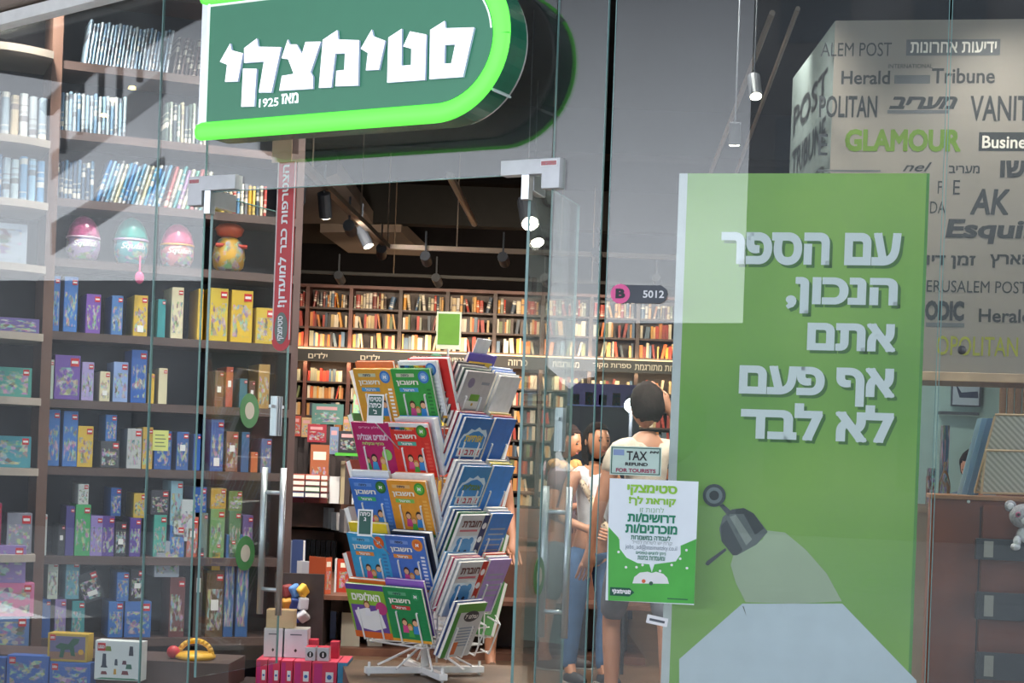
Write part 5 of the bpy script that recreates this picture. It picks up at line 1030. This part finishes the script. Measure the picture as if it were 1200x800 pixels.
# purple gift display behind the people
p = W(694, 476, 15.0); gd = thing('gift_stand', 'purple stand with gift sets behind the people', 'display stand', Fr(p.x, p.y, 0, 0)); zt = p.z
MB().box(-.22,.42,0,.4,0,zt).build('cabinet', hm('1f2238'), gd); MB().box(-.22,.42,0,.03,zt,zt+.2).build('back_panel', hm('3f3480'), gd); MB().box(-.22,.42,-.02,.02,zt,zt+.012).build('shelf_edge', hm('6a7ac8'), gd)
for i in range(5):
    o = MB().box(-.035,.035,-.03,.03,0,.09+.02*(i%2)).build('gift_pack', ART, None, (p.x-.15+i*.12, p.y-.02+.05, zt+.013), 0, col=C(('b8604a','c88a6a','7a4a8a','c8b0a0','8a6ad0')[i])); tag(o, f'{ORD[i]} small gift pack on the purple stand', 'gift', 'gift packs on the purple stand')
fl = thing('reflected_glare', 'white glare of a reflected lamp, added as a glowing ball beside the raised arm', 'lamp', Fr(W(740,475,11.0).x, 11.0, 0, 0)); zc_ = W(740,475,11.0).z  # stands in for a reflected lamp's glare; ball, pole and light are added
MB().ball((0,0,zc_), .045, 12).build('glare_ball', mat('glare_white', (.85,.93,1.0), .4, emit=30, noise=0), fl); MB().tube((0,.02,0),(0,.02,zc_-.03),.012,8).build('pole', LAMPM, fl)
d = bpy.data.lights.new('glare_light','POINT'); d.energy = 25; d.shadow_soft_size = .05; o = bpy.data.objects.new('glare_light', d); COL.objects.link(o); o.location = (0,-.1,zc_); o.parent = fl
# ------------------------------------------------ people
def skinned(name, nodes, edges, m, par, root=0, sub=1):
    me = bpy.data.meshes.new(name); me.from_pydata([n[0] for n in nodes], edges, []); o = bpy.data.objects.new(name, me); COL.objects.link(o)
    md = o.modifiers.new('skin', 'SKIN'); md.use_smooth_shade = True
    for i, v in enumerate(me.skin_vertices[0].data):
        r = nodes[i][1]; v.radius = r if isinstance(r, tuple) else (r, r); v.use_root = (i == root)
    s2 = o.modifiers.new('sub', 'SUBSURF'); s2.levels = sub; s2.render_levels = sub
    bpy.context.view_layer.update()
    e2 = bpy.data.meshes.new_from_object(o.evaluated_get(bpy.context.evaluated_depsgraph_get())); e2.name = name
    bpy.data.objects.remove(o); e2.materials.clear(); e2.materials.append(m)
    o = bpy.data.objects.new(name, e2); COL.objects.link(o); o.parent = par; return o
def person(px_, Y, H, yaw, lab, skin, hair, shirt, pants, shoe, arms=None, lean=(0,0), hp=0, hy=0, sleeve='short', pant='long', step=.06, hairlen=.0, feet=True, headpx=None, z=0):
    b = Vector((W(px_, 780, Y).x, Y, z)); o = thing('person', lab, 'person', None, loc=b, rz=yaw)
    lx, ly = lean; v = lambda x, y, zz: Vector((x*H, y*H, zz*H)); L = lambda x, y, zz: Vector(((x+lx*(zz-.5)*2)*H, (y+ly*(zz-.5)*2)*H, zz*H))
    SK = mat('skin_'+skin, C(skin), .5, noise=.06, scale=20)
    N = []; E_ = []
    def ad(p, r, par_=None): N.append((p, r*H)); i = len(N)-1; (E_.append((par_, i)) if par_ is not None else None); return i
    pel = ad(v(0,0,.52), .052); ab = ad(L(0,0,.60), .050, pel); ch = ad(L(0,0,.71), .062, ab); nk0 = ad(L(0,.0,.80), .040, ch); nk = ad(L(0,-.005,.86), .028, nk0)
    arms = arms or {}
    hands = []
    for s in (-1, 1):
        sh = ad(L(s*.095,0,.795), .034, nk0)
        el, wr = arms.get(s, ((s*.13,.02,.62), (s*.135,-.04,.49)))
        e1 = ad(L(*[(.095*s if i == 0 else (0 if i == 1 else .795))*.5+el[i]*.5 for i in range(3)]), .027, sh); e_ = ad(L(*el), .023, e1); w_ = ad(L(*wr), .015, e_)
        d = (Vector(wr)-Vector(el)).normalized(); pc = Vector(wr)+d*.03; hd = ad(L(*pc), .019, w_)
        sd = d.cross(Vector((0,1,0))); sd = sd.normalized() if sd.length > .1 else Vector((1,0,0))
        for q in range(4):
            t0 = pc+sd*(.014*(q-1.5))*.9+d*.022; t1 = t0+d*(.022+.004*(1.5-abs(q-1.5)))+Vector((0,-.004,0)); t2 = t1+d*.016+Vector((0,-.012,0))
            a_ = ad(L(*t0), .0055, hd); b_ = ad(L(*t1), .005, a_); ad(L(*t2), .0042, b_)
        t0 = pc-d*.004+sd*s*-.024; a_ = ad(L(*t0), .007, hd); ad(L(*(t0+d*.022+Vector((0,-.008,0)))), .005, a_)
    for s in (-1, 1):
        hp_ = ad(v(s*.052,0,.49), .050, pel); yk = -step*s*.5
        th = ad(v(s*.056,yk*.5-.008,.38), .044, hp_); kn = ad(v(s*.055,yk-.012,.275), .030, th); cf = ad(v(s*.056,yk+.004,.19), .031, kn); an = ad(v(s*.056,yk+.012,.045), .018, cf)
        hl_ = ad(v(s*.056,yk+.02,.02), .018, an); fo = ad(v(s*.058,yk-.05,.014), .017, an); ad(v(s*.060,yk-.095,.010), .012, fo)
    body = skinned('body', N, E_, SK, o)
    # head with face, merged into the body mesh
    hc = L(0,-.012,.93); M = Matrix.Translation(hc) @ Matrix.Rotation(hy, 4, 'Z') @ Matrix.Rotation(hp, 4, 'X')
    bm = bmesh.new(); bmesh.ops.create_uvsphere(bm, u_segments=20, v_segments=14, radius=1)
    for w_ in bm.verts:
        c_ = w_.co; x, y, zz = c_.x*.046, c_.y*.057, c_.z*.066
        if zz < 0: x *= 1-.34*(-zz/.066)**1.2; y = y*(1-.15*(-zz/.066))-.006*(-zz/.066)
        if y < -.03 and abs(x) < .012 and -.03 < zz < .006: y -= .016*(1-abs(x)/.012)*(1-abs(zz+.016)/.024)
        if y < -.03 and abs(zz-.006) < .008 and .01 < abs(x) < .03: y += .005
        if y < -.03 and -.045 < zz < -.034: y -= .004
        w_.co = (x*H, y*H, zz*H)
    mb = MB(); bm.verts.index_update(); mb.add([M @ v_.co for v_ in bm.verts], [[q.index for q in f_.verts] for f_ in bm.faces]); bm.free()
    for s in (-1, 1): mb.ball(M @ Vector((s*.047*H, .004*H, -.006*H)), .014*H, 6, (.35,.7,1.1), 0)
    # nose wedge
    mb.add([M @ (Vector(p_)*H) for p_ in ((0,-.055,.004),(-.009,-.056,-.019),(.009,-.056,-.019),(0,-.073,-.017),(0,-.054,-.023))], [(0,1,3),(0,3,2),(1,4,3),(3,4,2)])
    hm_ = mb.mesh('head_tmp'); bm = bmesh.new(); bm.from_mesh(body.data); bm.from_mesh(hm_); bm.to_mesh(body.data); bm.free(); bpy.data.meshes.remove(hm_)
    for p_ in body.data.polygons: p_.use_smooth = True
    for s in (-1, 1): 
        MB().ball(M @ Vector((s*.017*H,-.049*H,.004*H)), .006*H, 6, (1.2,.6,.7)).build('eye', hm('1c1614'), o); MB().box(-.009*H,.009*H,-.001,.001,-.001*H,.0018*H,M=M @ Matrix.Translation((s*.018*H,-.053*H,.016*H))).build('eyebrow', hm('2a1c16'), o)
    MB().ball(M @ Vector((0,-.0525*H,-.036*H)), .011*H, 6, (1.1,.35,.35)).build('mouth', hm('9a4a44'), o)
    # hair: cap with a raised hairline at the face
    bm = bmesh.new(); bmesh.ops.create_uvsphere(bm, u_segments=22, v_segments=14, radius=1); dead = []
    for w_ in bm.verts:
        x, y, zz = w_.co; low = -.85 if y > .1 else (-.35 if y > -.15 else .30+.25*max(0, -y-.2))
        if hairlen and y > -.2: low = -1.2
        if zz < low: dead.append(w_)
        w_.co = Vector((x*.052*H, (y*.064+.004)*H, (zz*.072+.004)*H-(hairlen*H*max(0, .2-zz)*(1 if y > -.25 else 0))))
    bmesh.ops.delete(bm, geom=dead, context='VERTS'); bm.verts.index_update()
    mb = MB().add([M @ v_.co for v_ in bm.verts], [[q.index for q in f_.verts] for f_ in bm.faces]); bm.free()
    mb.v = [tuple(c+random.uniform(-.0028,.0028)*H for c in q) for q in mb.v]
    hr_ = mb.build('hair', mat('hair_'+hair, C(hair), .85, spec=.15, noise=.35, scale=60, bump=.3), o, smooth=True); sm = hr_.modifiers.new('thick', 'SOLIDIFY'); sm.thickness = .006*H
    # clothes
    g = 1.16; Ns = []; Es = []
    def cs(i, k=g): Ns.append((N[i][0], N[i][1]*k)); return len(Ns)-1
    def ce(a, b): Es.append((a, b))
    a0 = cs(pel, 1.14); a1_ = cs(ab); a2_ = cs(ch, 1.12); a3_ = cs(nk0, 1.10); ce(a0,a1_); ce(a1_,a2_); ce(a2_,a3_)
    # arm chains start after the neck: shoulder, mid upper arm, elbow, wrist, hand, 4x3 fingers, 2 thumb = 19 nodes
    for n_, s in enumerate((-1, 1)):
        i0 = 5+n_*19; a = cs(i0, 1.18); ce(a3_, a)
        if sleeve in ('short', 'long'): b_ = cs(i0+1, 1.25); ce(a, b_)
        if sleeve == 'long': b2 = cs(i0+2, 1.25); ce(b_, b2); b3 = cs(i0+3, 1.35); ce(b2, b3)
    skinned('shirt', Ns, Es, mat('cloth_'+shirt, C(shirt), .8, noise=.15, scale=14), o)
    Ns = []; Es = []; a0 = cs(pel, 1.12)
    for n_ in range(2):
        i0 = 5+38+n_*8; a = cs(i0, 1.14); ce(a0, a); b_ = cs(i0+1, 1.2); ce(a, b_)
        if pant in ('knee', 'long'): c_ = cs(i0+2, 1.3); ce(b_, c_)
        if pant == 'long': d_ = cs(i0+3, 1.25); ce(c_, d_); e_ = cs(i0+4, 1.5); ce(d_, e_)
    skinned('trousers', Ns, Es, mat('cloth_'+pants, C(pants), .8, noise=.15, scale=14), o)
    if feet:
        for s in (-1, 1):
            yk = -step*s*.5; c_ = v(s*.057, yk-.036, .018)
            bm = bmesh.new(); bmesh.ops.create_uvsphere(bm, u_segments=14, v_segments=8, radius=1)
            for w_ in bm.verts: w_.co = Vector((w_.co.x*.026*H, w_.co.y*.078*H, max(-.6, w_.co.z)*.027*H*(1.25 if w_.co.y > .2 else 1))) + c_
            bm.verts.index_update(); mb = MB().add([q.co.copy() for q in bm.verts], [[q.index for q in f_.verts] for f_ in bm.faces]); bm.free()
            mb.build('shoe', mat('shoe_'+shoe, C(shoe), .6, noise=.2), o, smooth=True)
            MB().box(c_.x-.024*H, c_.x+.024*H, c_.y-.076*H, c_.y+.074*H, 0, .007*H).build('sole', hm('9a948c'), o, bevel=.004)
    return o
pA = person(652, 11.2, 1.60, R_(70), 'woman with dark hair tied back seen in profile, orange scarf, behind the right door handles', 'a86a48', '2a1a16', '6a4a4c', '5c6066', '3a2c26', arms={-1: ((-.14,.0,.64),(-.06,-.11,.68)), 1: ((.14,.0,.64),(.07,-.11,.66))}, hp=R_(12), pant='knee', hairlen=.03)
o = pA; mb = MB()
for i in range(14):
    t0, t1 = 2*math.pi*i/14, 2*math.pi*(i+1)/14; mb.tube((.11*math.cos(t0), .08*math.sin(t0)-.005, 1.33+.015*math.sin(3*t0)), (.11*math.cos(t1), .08*math.sin(t1)-.005, 1.33+.015*math.sin(3*t1)), .036, 8)
mb.build('scarf', mat('orange_scarf', srgb('c08a4a'), .8, noise=.3, scale=25), pA, smooth=True)
LEO = bpy.data.materials.new('spotted_strap'); LEO.use_nodes = True; n = LEO.node_tree.nodes; l = LEO.node_tree.links; vv_ = n.new('ShaderNodeTexVoronoi'); vv_.inputs['Scale'].default_value = 45; rr_ = n.new('ShaderNodeValToRGB'); tcn = n.new('ShaderNodeTexCoord')
l.new(tcn.outputs['Object'], vv_.inputs['Vector']); l.new(vv_.outputs['Distance'], rr_.inputs[0]); l.new(rr_.outputs[0], n['Principled BSDF'].inputs[0]); rr_.color_ramp.elements[0].position = .25; rr_.color_ramp.elements[0].color = (.05,.03,.02,1); rr_.color_ramp.elements[1].position = .4; rr_.color_ramp.elements[1].color = (.6,.45,.3,1)
def strap(par, pts, m=LEO, nm='bag_strap', r=.02): MB().path([Vector(p) for p in pts], r, 8).build(nm, m, par, smooth=True)
strap(pA, [(.13,.10,1.32),(.16,.13,1.15),(.17,.13,.98),(.16,.10,.85)]); MB().ball((.19,.12,.78), .13, 10, (.5,.9,.8)).build('shoulder_bag', hm('3a2a26'), pA, smooth=True)
pB = person(688, 10.5, 1.60, R_(30), 'woman in a white sleeveless top and blue jeans beside the profile woman', 'b07a5a', '1f1614', 'd8d8dc', '3f5f86', '2a2a2e', sleeve='none', hairlen=.06, arms={-1: ((-.14,.0,.63),(-.09,-.10,.60)), 1: ((.14,.02,.62),(.15,-.02,.50))})
strap(pB, [(-.12,.02,1.30),(-.10,-.12,1.15),(-.02,-.15,1.0),(.10,-.14,.86)]); MB().ball((.16,-.10,.70), .17, 10, (.6,.6,1.1)).build('shoulder_bag', hm('16171c'), pB, smooth=True)
pC = person(748, 9.25, 1.80, R_(-160), 'person in cream shirt and grey shorts, arm raised to the head, nearest the glass', 'b07c62', '2a201e', 'c8b8a8', '6a6c76', '5a5048', arms={-1: ((-.17,-.03,.84),(-.09,-.05,.93)), 1: ((.145,.0,.63),(.16,-.03,.49))}, pant='knee', step=.16, hp=R_(8), lean=(.0,.0))
pD = person(552, 10.9, 1.70, R_(15), 'person in black shorts mostly hidden behind the rack, bare calf and brown sneakers showing', 'a8755a', '2a201c', '3a3c44', '16171b', '5a4638', pant='knee', step=.14, hp=R_(15))
pE = person(357, 15.7, 1.52, R_(-60), 'bowed dark haired person with orange skin far back at the left bookcase', 'b8683c', '14100f', '1c1c22', '22242c', '222222', hp=R_(40))
pF = person(1133, 10.3, 1.52, R_(-35), 'dark haired person looking down behind the sloped panels at the right', 'b87a5c', '1f1412', '5a7a94', '30343c', '222222', hp=R_(28), hairlen=.02)

# ------------------------------------------------ counter and goods at the right edge
p = W(1088, 700, 7.75); CF = Fr(p.x, p.y, 0, R_(-12)); czt = CF.px(1150, 581)[1]; ct = thing('counter', 'dark red brown counter cabinet behind the right window pane', 'counter', CF)
cx1 = 1.1; CM = mat('counter_brown', srgb('7c4331'), .35, noise=.25, scale=4)
MB().box(0, cx1, 0, .55, 0, czt-.02).build('body', CM, ct, bevel=.004); MB().box(-.01, cx1, -.015, .56, czt-.02, czt).build('worktop', mat('counter_top', srgb('9a6a48'), .4, noise=.2), ct, bevel=.003)
q0 = CF.px(1147, 640)[0]; MB().box(q0, q0+.006, -.002, .0, .02, czt-.05).build('door_gap', hm('2a1610'), ct); MB().box(q0+.012, cx1-.01, -.014, 0, .02, czt-.04).build('door', CM, ct, bevel=.003)
kb = CF.px(1135, 585); MB().ball((kb[0], -.006, kb[1]-.01), .008, 8).build('screw_cap', WHITE, ct)
for i, (y0, y1) in enumerate(((634,655),(697,725),(768,795))):
    a = CF.px(1143, y1, -.10); b = CF.px(1230, y0, -.10); f7 = CF.at(a[0], -.105, a[1]); o = thing('wall_tray', ('top','middle','lowest')[i]+' black holder tray on the counter front', 'tray', f7, 'black trays on the counter'); wd, h = b[0]-a[0], b[1]-a[1]
    TR = mat('tray_black', (.035,.04,.05), .35)
    MB().box(0, wd, 0, .008, 0, h).build('front', TR, o, bevel=.002); MB().box(0, wd, .008, .09, 0, .008).build('base', TR, o); MB().box(0, .008, .008, .09, 0, h*.9).build('side', TR, o)
    MB().box(.035, .075, -.004, 0, h*.12, h*.88).build('clip', mat('clip_grey', (.35,.33,.3), .4, .3), o)
# plush animal on the top tray
pp = CF.px(1199, 643, -.09); pl = thing('plush_toy', 'grey and white plush animal sitting on the top black tray', 'plush toy', CF.at(pp[0], -.07, pp[1]+.01))
FUR = mat('grey_fur', srgb('a8a4ac'), .95, noise=.25, scale=90, bump=.8); WF = mat('white_fur', srgb('e4e2e8'), .95, noise=.12, scale=90, bump=.8)
MB().ball((.02,.0,.045), .052, 14, (1,.8,1)).build('body', FUR, pl, smooth=True); MB().ball((.012,-.018,.05), .040, 12, (1,.8,1)).build('chest', WF, pl, smooth=True)
MB().ball((.0,-.01,.135), .060, 16, (1.08,.9,.92)).build('head', FUR, pl, smooth=True); MB().ball((.012,-.05,.118), .030, 12, (1,.8,.75)).build('muzzle', WF, pl, smooth=True)
for x in (-.06,.055): 
    e_ = MB().ball((x,-.0,.178), .026, 10, (1,.5,1)).build('ear', FUR, pl, smooth=True); MB().ball((x,-.012,.178), .015, 8, (1,.4,1)).build('inner_ear', WF, e_, smooth=True)
for x in (-.028,.038):
    e_ = MB().ball((x,-.055,.142), .013, 10, (1,.6,1)).build('eye', hm('b0507a'), pl, smooth=True); MB().ball((x,-.062,.142), .007, 8, (1,.5,1)).build('pupil', BLACK, e_, smooth=True)
MB().ball((.012,-.076,.125), .008, 8, (1.2,.7,.8)).build('nose', hm('3a2f3a'), pl, smooth=True)
for x, z in ((-.03,.035),(.045,.03)): MB().ball((x,-.052,z-.012), .022, 10, (.8,1,1.2)).build('paw', WF, pl, smooth=True)
for x in (-.035,.05): MB().ball((x,-.05,.0), .024, 10, (.9,1.1,.75)).build('foot', WF, pl, smooth=True)
# sloped hatched panels on the counter
HT = bpy.data.materials.new('hatched_panel'); HT.use_nodes = True; n = HT.node_tree.nodes; l = HT.node_tree.links; wv = n.new('ShaderNodeTexWave'); wv.bands_direction = 'DIAGONAL'; wv.inputs['Scale'].default_value = 22; tcn = n.new('ShaderNodeTexCoord'); l.new(tcn.outputs['Object'], wv.inputs['Vector'])
rr_ = n.new('ShaderNodeValToRGB'); l.new(wv.outputs['Fac'], rr_.inputs[0]); rr_.color_ramp.elements[0].color = (*srgb('8e8880'),1); rr_.color_ramp.elements[1].color = (*srgb('b8b2a6'),1); l.new(rr_.outputs[0], n['Principled BSDF'].inputs[0])
for i, (pts_, dy, lab) in enumerate(((((1166,487),(1240,487),(1240,578),(1142,578)), .12, 'taller hatched grey panel with pale frame at the back on the counter'), (((1155,529),(1240,529),(1240,579),(1150,579)), .04, 'lower hatched grey panel with wooden frame in front on the counter'))):
    P = [CF.px(*q, dy=dy) for q in pts_]; f8 = CF.at(P[3][0], dy, czt+.001); o = thing('hatched_panel', lab, 'display panel', f8, None); Q = [(x-P[3][0], max(0, z-czt)) for x, z in P]
    MB().prism([Q[3], Q[2], Q[1], Q[0]], 0, .03).build('panel', HT, o)
    mb = MB()
    for a, b in ((Q[3], Q[0]), (Q[0], Q[1]), (Q[3], Q[2])): mb.tube((a[0], .0, a[1]+.005), (b[0], .0, b[1]-.002), .006, 6)
    mb.build('frame', mat('panel_wood', srgb('b89a78'), .5), o)
for i, (dx, c) in enumerate(((0,'5a7fa8'),(-6,'7fa4c8'),(-11,'a8c4d8'),(5,'3f628c'))):
    a, b = CF.px(1133+dx, 578, .2+.02*i), CF.px(1157+dx, 490, .2+.02*i); w_ = .035
    o = MB().prism([(0,0),(w_,0),(b[0]-a[0]+w_,b[1]-czt),(b[0]-a[0],b[1]-czt)], 0, .015).build('ring_binder', BOX, None, CF.w(a[0], .2+.035*i, czt+.001), CF.a, col=C(c)); tag(o, f'{("blue","light blue","palest blue","dark blue")[i]} leaning folder beside the hatched panels', 'folder', 'leaning folders on the counter')
# alcove wall behind the counter
struct('wall_alcove', MB().box(2.2, 5.2, 12.0, 12.08, 0, 2.6), mat('turquoise_wall', srgb('a8c8c4'), .7, noise=.05))
bp_ = thing('notice_picture', 'framed picture with a dark ship shape on the pale turquoise wall', 'picture', Fr(W(1132,476,11.95).x, 11.95, W(1132,476,11.95).z, 0)); k = 11.95/F
MB().box(-17*k, 17*k, 0, .03, 0, 33*k).build('frame', hm('3a4250'), bp_); MB().box(-16*k, 15*k, -.002, 0, 1.5*k, 31*k).build('print', hm('b8c8d4'), bp_); MB().prism([(-14*k,28*k),(-6*k,16*k),(13*k,18*k),(14*k,10*k),(-8*k,10*k)], -.004, -.002).build('printed_shape', hm('2f3c58'), bp_)
o = MB().box(-.15,.12,-.03,.04,0,.02).build('wall_shelf', hm('4a5258'), None, (W(1126,486,11.93).x, 11.93, W(1126,486,11.93).z)); tag(o, 'thin dark shelf under the framed picture', 'shelf')
for i in range(4):
    p = W(1175+9*i, 492, 11.6); o = MB().box(-.022,.022,0,.03,-.2,.5).build('cardboard_roll', BOX, None, p, 0, col=C(('9a7452','a88260','8f6a48','a07a58')[i]), bevel=.008); tag(o, f'{ORD[i]} upright brown cardboard slab from the left at the right edge', 'cardboard', 'brown cardboard slabs at the right edge')
o = MB().box(-.12,1.0,0,.42,0,W(1180,518,11.6).z).build('back_cabinet', CM, None, (W(1175,500,11.6).x-.0, 11.54, 0)); tag(o, 'cabinet behind the counter carrying the cardboard slabs', 'cabinet')
cash = thing('cash_desk', 'pale cluttered desk behind the counter and the poster edge', 'desk', Fr(W(1060,580,9.4).x, 9.3, 0, 0)); zc2 = W(1095,592,9.4).z
MB().box(-.5,.42,0,.5,zc2-.04,zc2).build('desk_top', OAK, cash); MB().box(-.48,.40,.03,.47,0,zc2-.04).build('desk_body', mat('desk_beige', srgb('a89480'), .6), cash)
for i, (x, y0, y1, c, l_) in enumerate(((1106,541,592,'9a6a3a','amber and green bottle shaped gift on the desk'),(1091,556,590,'6a3a34','dark red small pack at the poster edge'),(1097,545,588,'4a5a6a','slate pack beside the bottle shaped gift'),(1113,498,545,'4a6a8a','blue upright catalogue above the desk'))):
    p = W(x, y1, 9.5); hh = (y1-y0)*9.5/F; p.z = zc2+.001 if i < 3 else p.z
    if i == 0: o = MB().lathe([(.028,0),(.032,.01),(.032,hh*.5),(.02,hh*.7),(.010,hh*.78),(.010,hh)], 16).build('bottle', ART, None, p, 0, col=C(c), smooth=True)
    else:
        if i == 3: p.z = zc2+.001; hh = W(x,498,9.5).z-zc2
        o = MB().box(-.02,.02,0,.05,0,hh).build('upright_pack', ART, None, p+Vector((0,.1 if i != 1 else 0,0)), 0, col=C(c), bevel=.003)
    tag(o, l_, 'goods' if i else 'bottle')

# ------------------------------------------------ across the street (seen only as reflections in the glass)
def mirror(p, fr):
    n_ = Vector((-fr.s, fr.c, 0)); d = (Vector(p)-Vector((fr.o.x, fr.o.y, 0))).dot(n_); return Vector(p)-2*d*n_
bd = thing('street_building', 'dark facade across the street, outside the frame', 'building', None, loc=(4, -50, 0))
MB().box(-40, 34, -2, 0, -.12, 7.0).build('facade', mat('street_facade', (.10,.10,.10), .8, noise=.3, scale=.6), bd)
for i in range(16): MB().box(-38+4.4*i, -35.5+4.4*i, 0, .05, .6, 2.9).build('window', mat('street_window', (.05,.07,.09), .2), bd)
for nm_, a_, b_, hh_, fr_, lab_ in (('street_building', W(868,540,40), W(1700,540,36), 15, RIGHTP, 'tall grey building added behind the viewer to darken reflections in the right panes'),
        ('street_building', W(-900,540,38), W(262,540,30), 4.4, DOORP, 'long low grey building added behind the viewer to darken reflections in the left panes')):
    a_, b_ = mirror(a_, fr_), mirror(b_, fr_); d_ = b_-a_; ln_ = math.hypot(d_.x, d_.y)
    o = thing(nm_, lab_, 'building', None, loc=(a_.x, a_.y, -.12), rz=math.atan2(d_.y, d_.x))  # unseen buildings added to keep bright sky out of the pane reflections
    MB().box(0, ln_, -.5, .5, 0, hh_).build('facade', mat('street_facade_grey', (.14,.14,.145), .8, noise=.3, scale=.5), o)
    for i in range(int(ln_/3)):
        for j in range(int(hh_/3.4)): MB().box(3*i+.6, 3*i+2.2, -.56, .56, 1.1+3.4*j, 2.8+3.4*j).build('window', MATS['street_window'], o)
_t1 = mirror(W(690,540,42), RIGHTP); _t2 = mirror(W(610,540,48), RIGHTP)
GRN = mat('tree_green', (.05,.09,.04), .8, noise=.4, scale=3, bump=.5)
for i, (x, y, h) in enumerate(((_t1.x,_t1.y,4.6),(12,-17,3.9),(_t2.x,_t2.y,5.0),(-9,-18,3.6),(18,-14,4.2),(-24,-9,3.4))):
    o = thing('street_tree', f'{ORD[i]} street tree behind the viewer, outside the frame', 'tree', None, 'street trees behind the viewer', loc=(x,y,-.12)); MB().tube((0,0,0),(0,0,h*.6),.14,8,r2=.09).build('trunk', DWOOD, o)
    mb = MB()
    for k_ in range(9): mb.ball((random.uniform(-.9,.9), random.uniform(-.9,.9), h*.62+random.uniform(-.3,.9)), random.uniform(.6,1.0), 7)
    mb.build('crown', GRN, o, smooth=True)
# sloping stair with glazed rail whose mirror image crosses the left panes
ST = thing('street_stair', 'sloping stair with dark rail posts outside, mirrored in the left panes', 'stair', None, loc=(0,0,0))
def mpt(px_, py_, Y): return mirror(W(px_, py_, Y), DOORP)
def mbar(a, b, r, m, nm): MB().tube(a, b, r, 6).build(nm, m, ST)
DKM = mat('stair_dark', (.03,.035,.045), .5); PLM = mat('stair_pale', (.80,.80,.84), .6)
mbar(mpt(192,-8,17), mpt(56,128,15), .07, DKM, 'top_rail')
for (x, y0, y1) in ((76,108,180),(96,88,158),(120,64,137),(142,40,118),(166,18,96)): mbar(mpt(x,y0,16), mpt(x-2,y1,16), .035, DKM, 'rail_post')
def mquad(P, Y, m, nm, th=.2):
    V = [mpt(x, y, Y) for x, y in P]; V2 = [mpt(x, y, Y+th) for x, y in P]; k_ = len(V); MB().add(V+V2, [tuple(range(k_)), tuple(range(k_, 2*k_))[::-1]]+[(i, (i+1)%k_, k_+(i+1)%k_, k_+i) for i in range(k_)]).build(nm, m, ST)
mquad([(195,78),(195,112),(60,212),(60,180)], 16, PLM, 'stringer'); mquad([(194,182),(194,215),(60,300),(60,262)], 16, PLM, 'lower_stringer')
for i, (x, y) in enumerate(((155,103),(133,117),(122,135))):
    o = MB().ball((0,0,0), .03, 8, (1.5,1,.6)).build('street_lamp', mat('street_glow', (1,.75,.3), .4, emit=25, noise=0), None, mpt(x,y,15.2)); tag(o, f'{ORD[i]} small warm lamp outside, mirrored in the left panes', 'lamp', 'small lamps mirrored in the left panes')
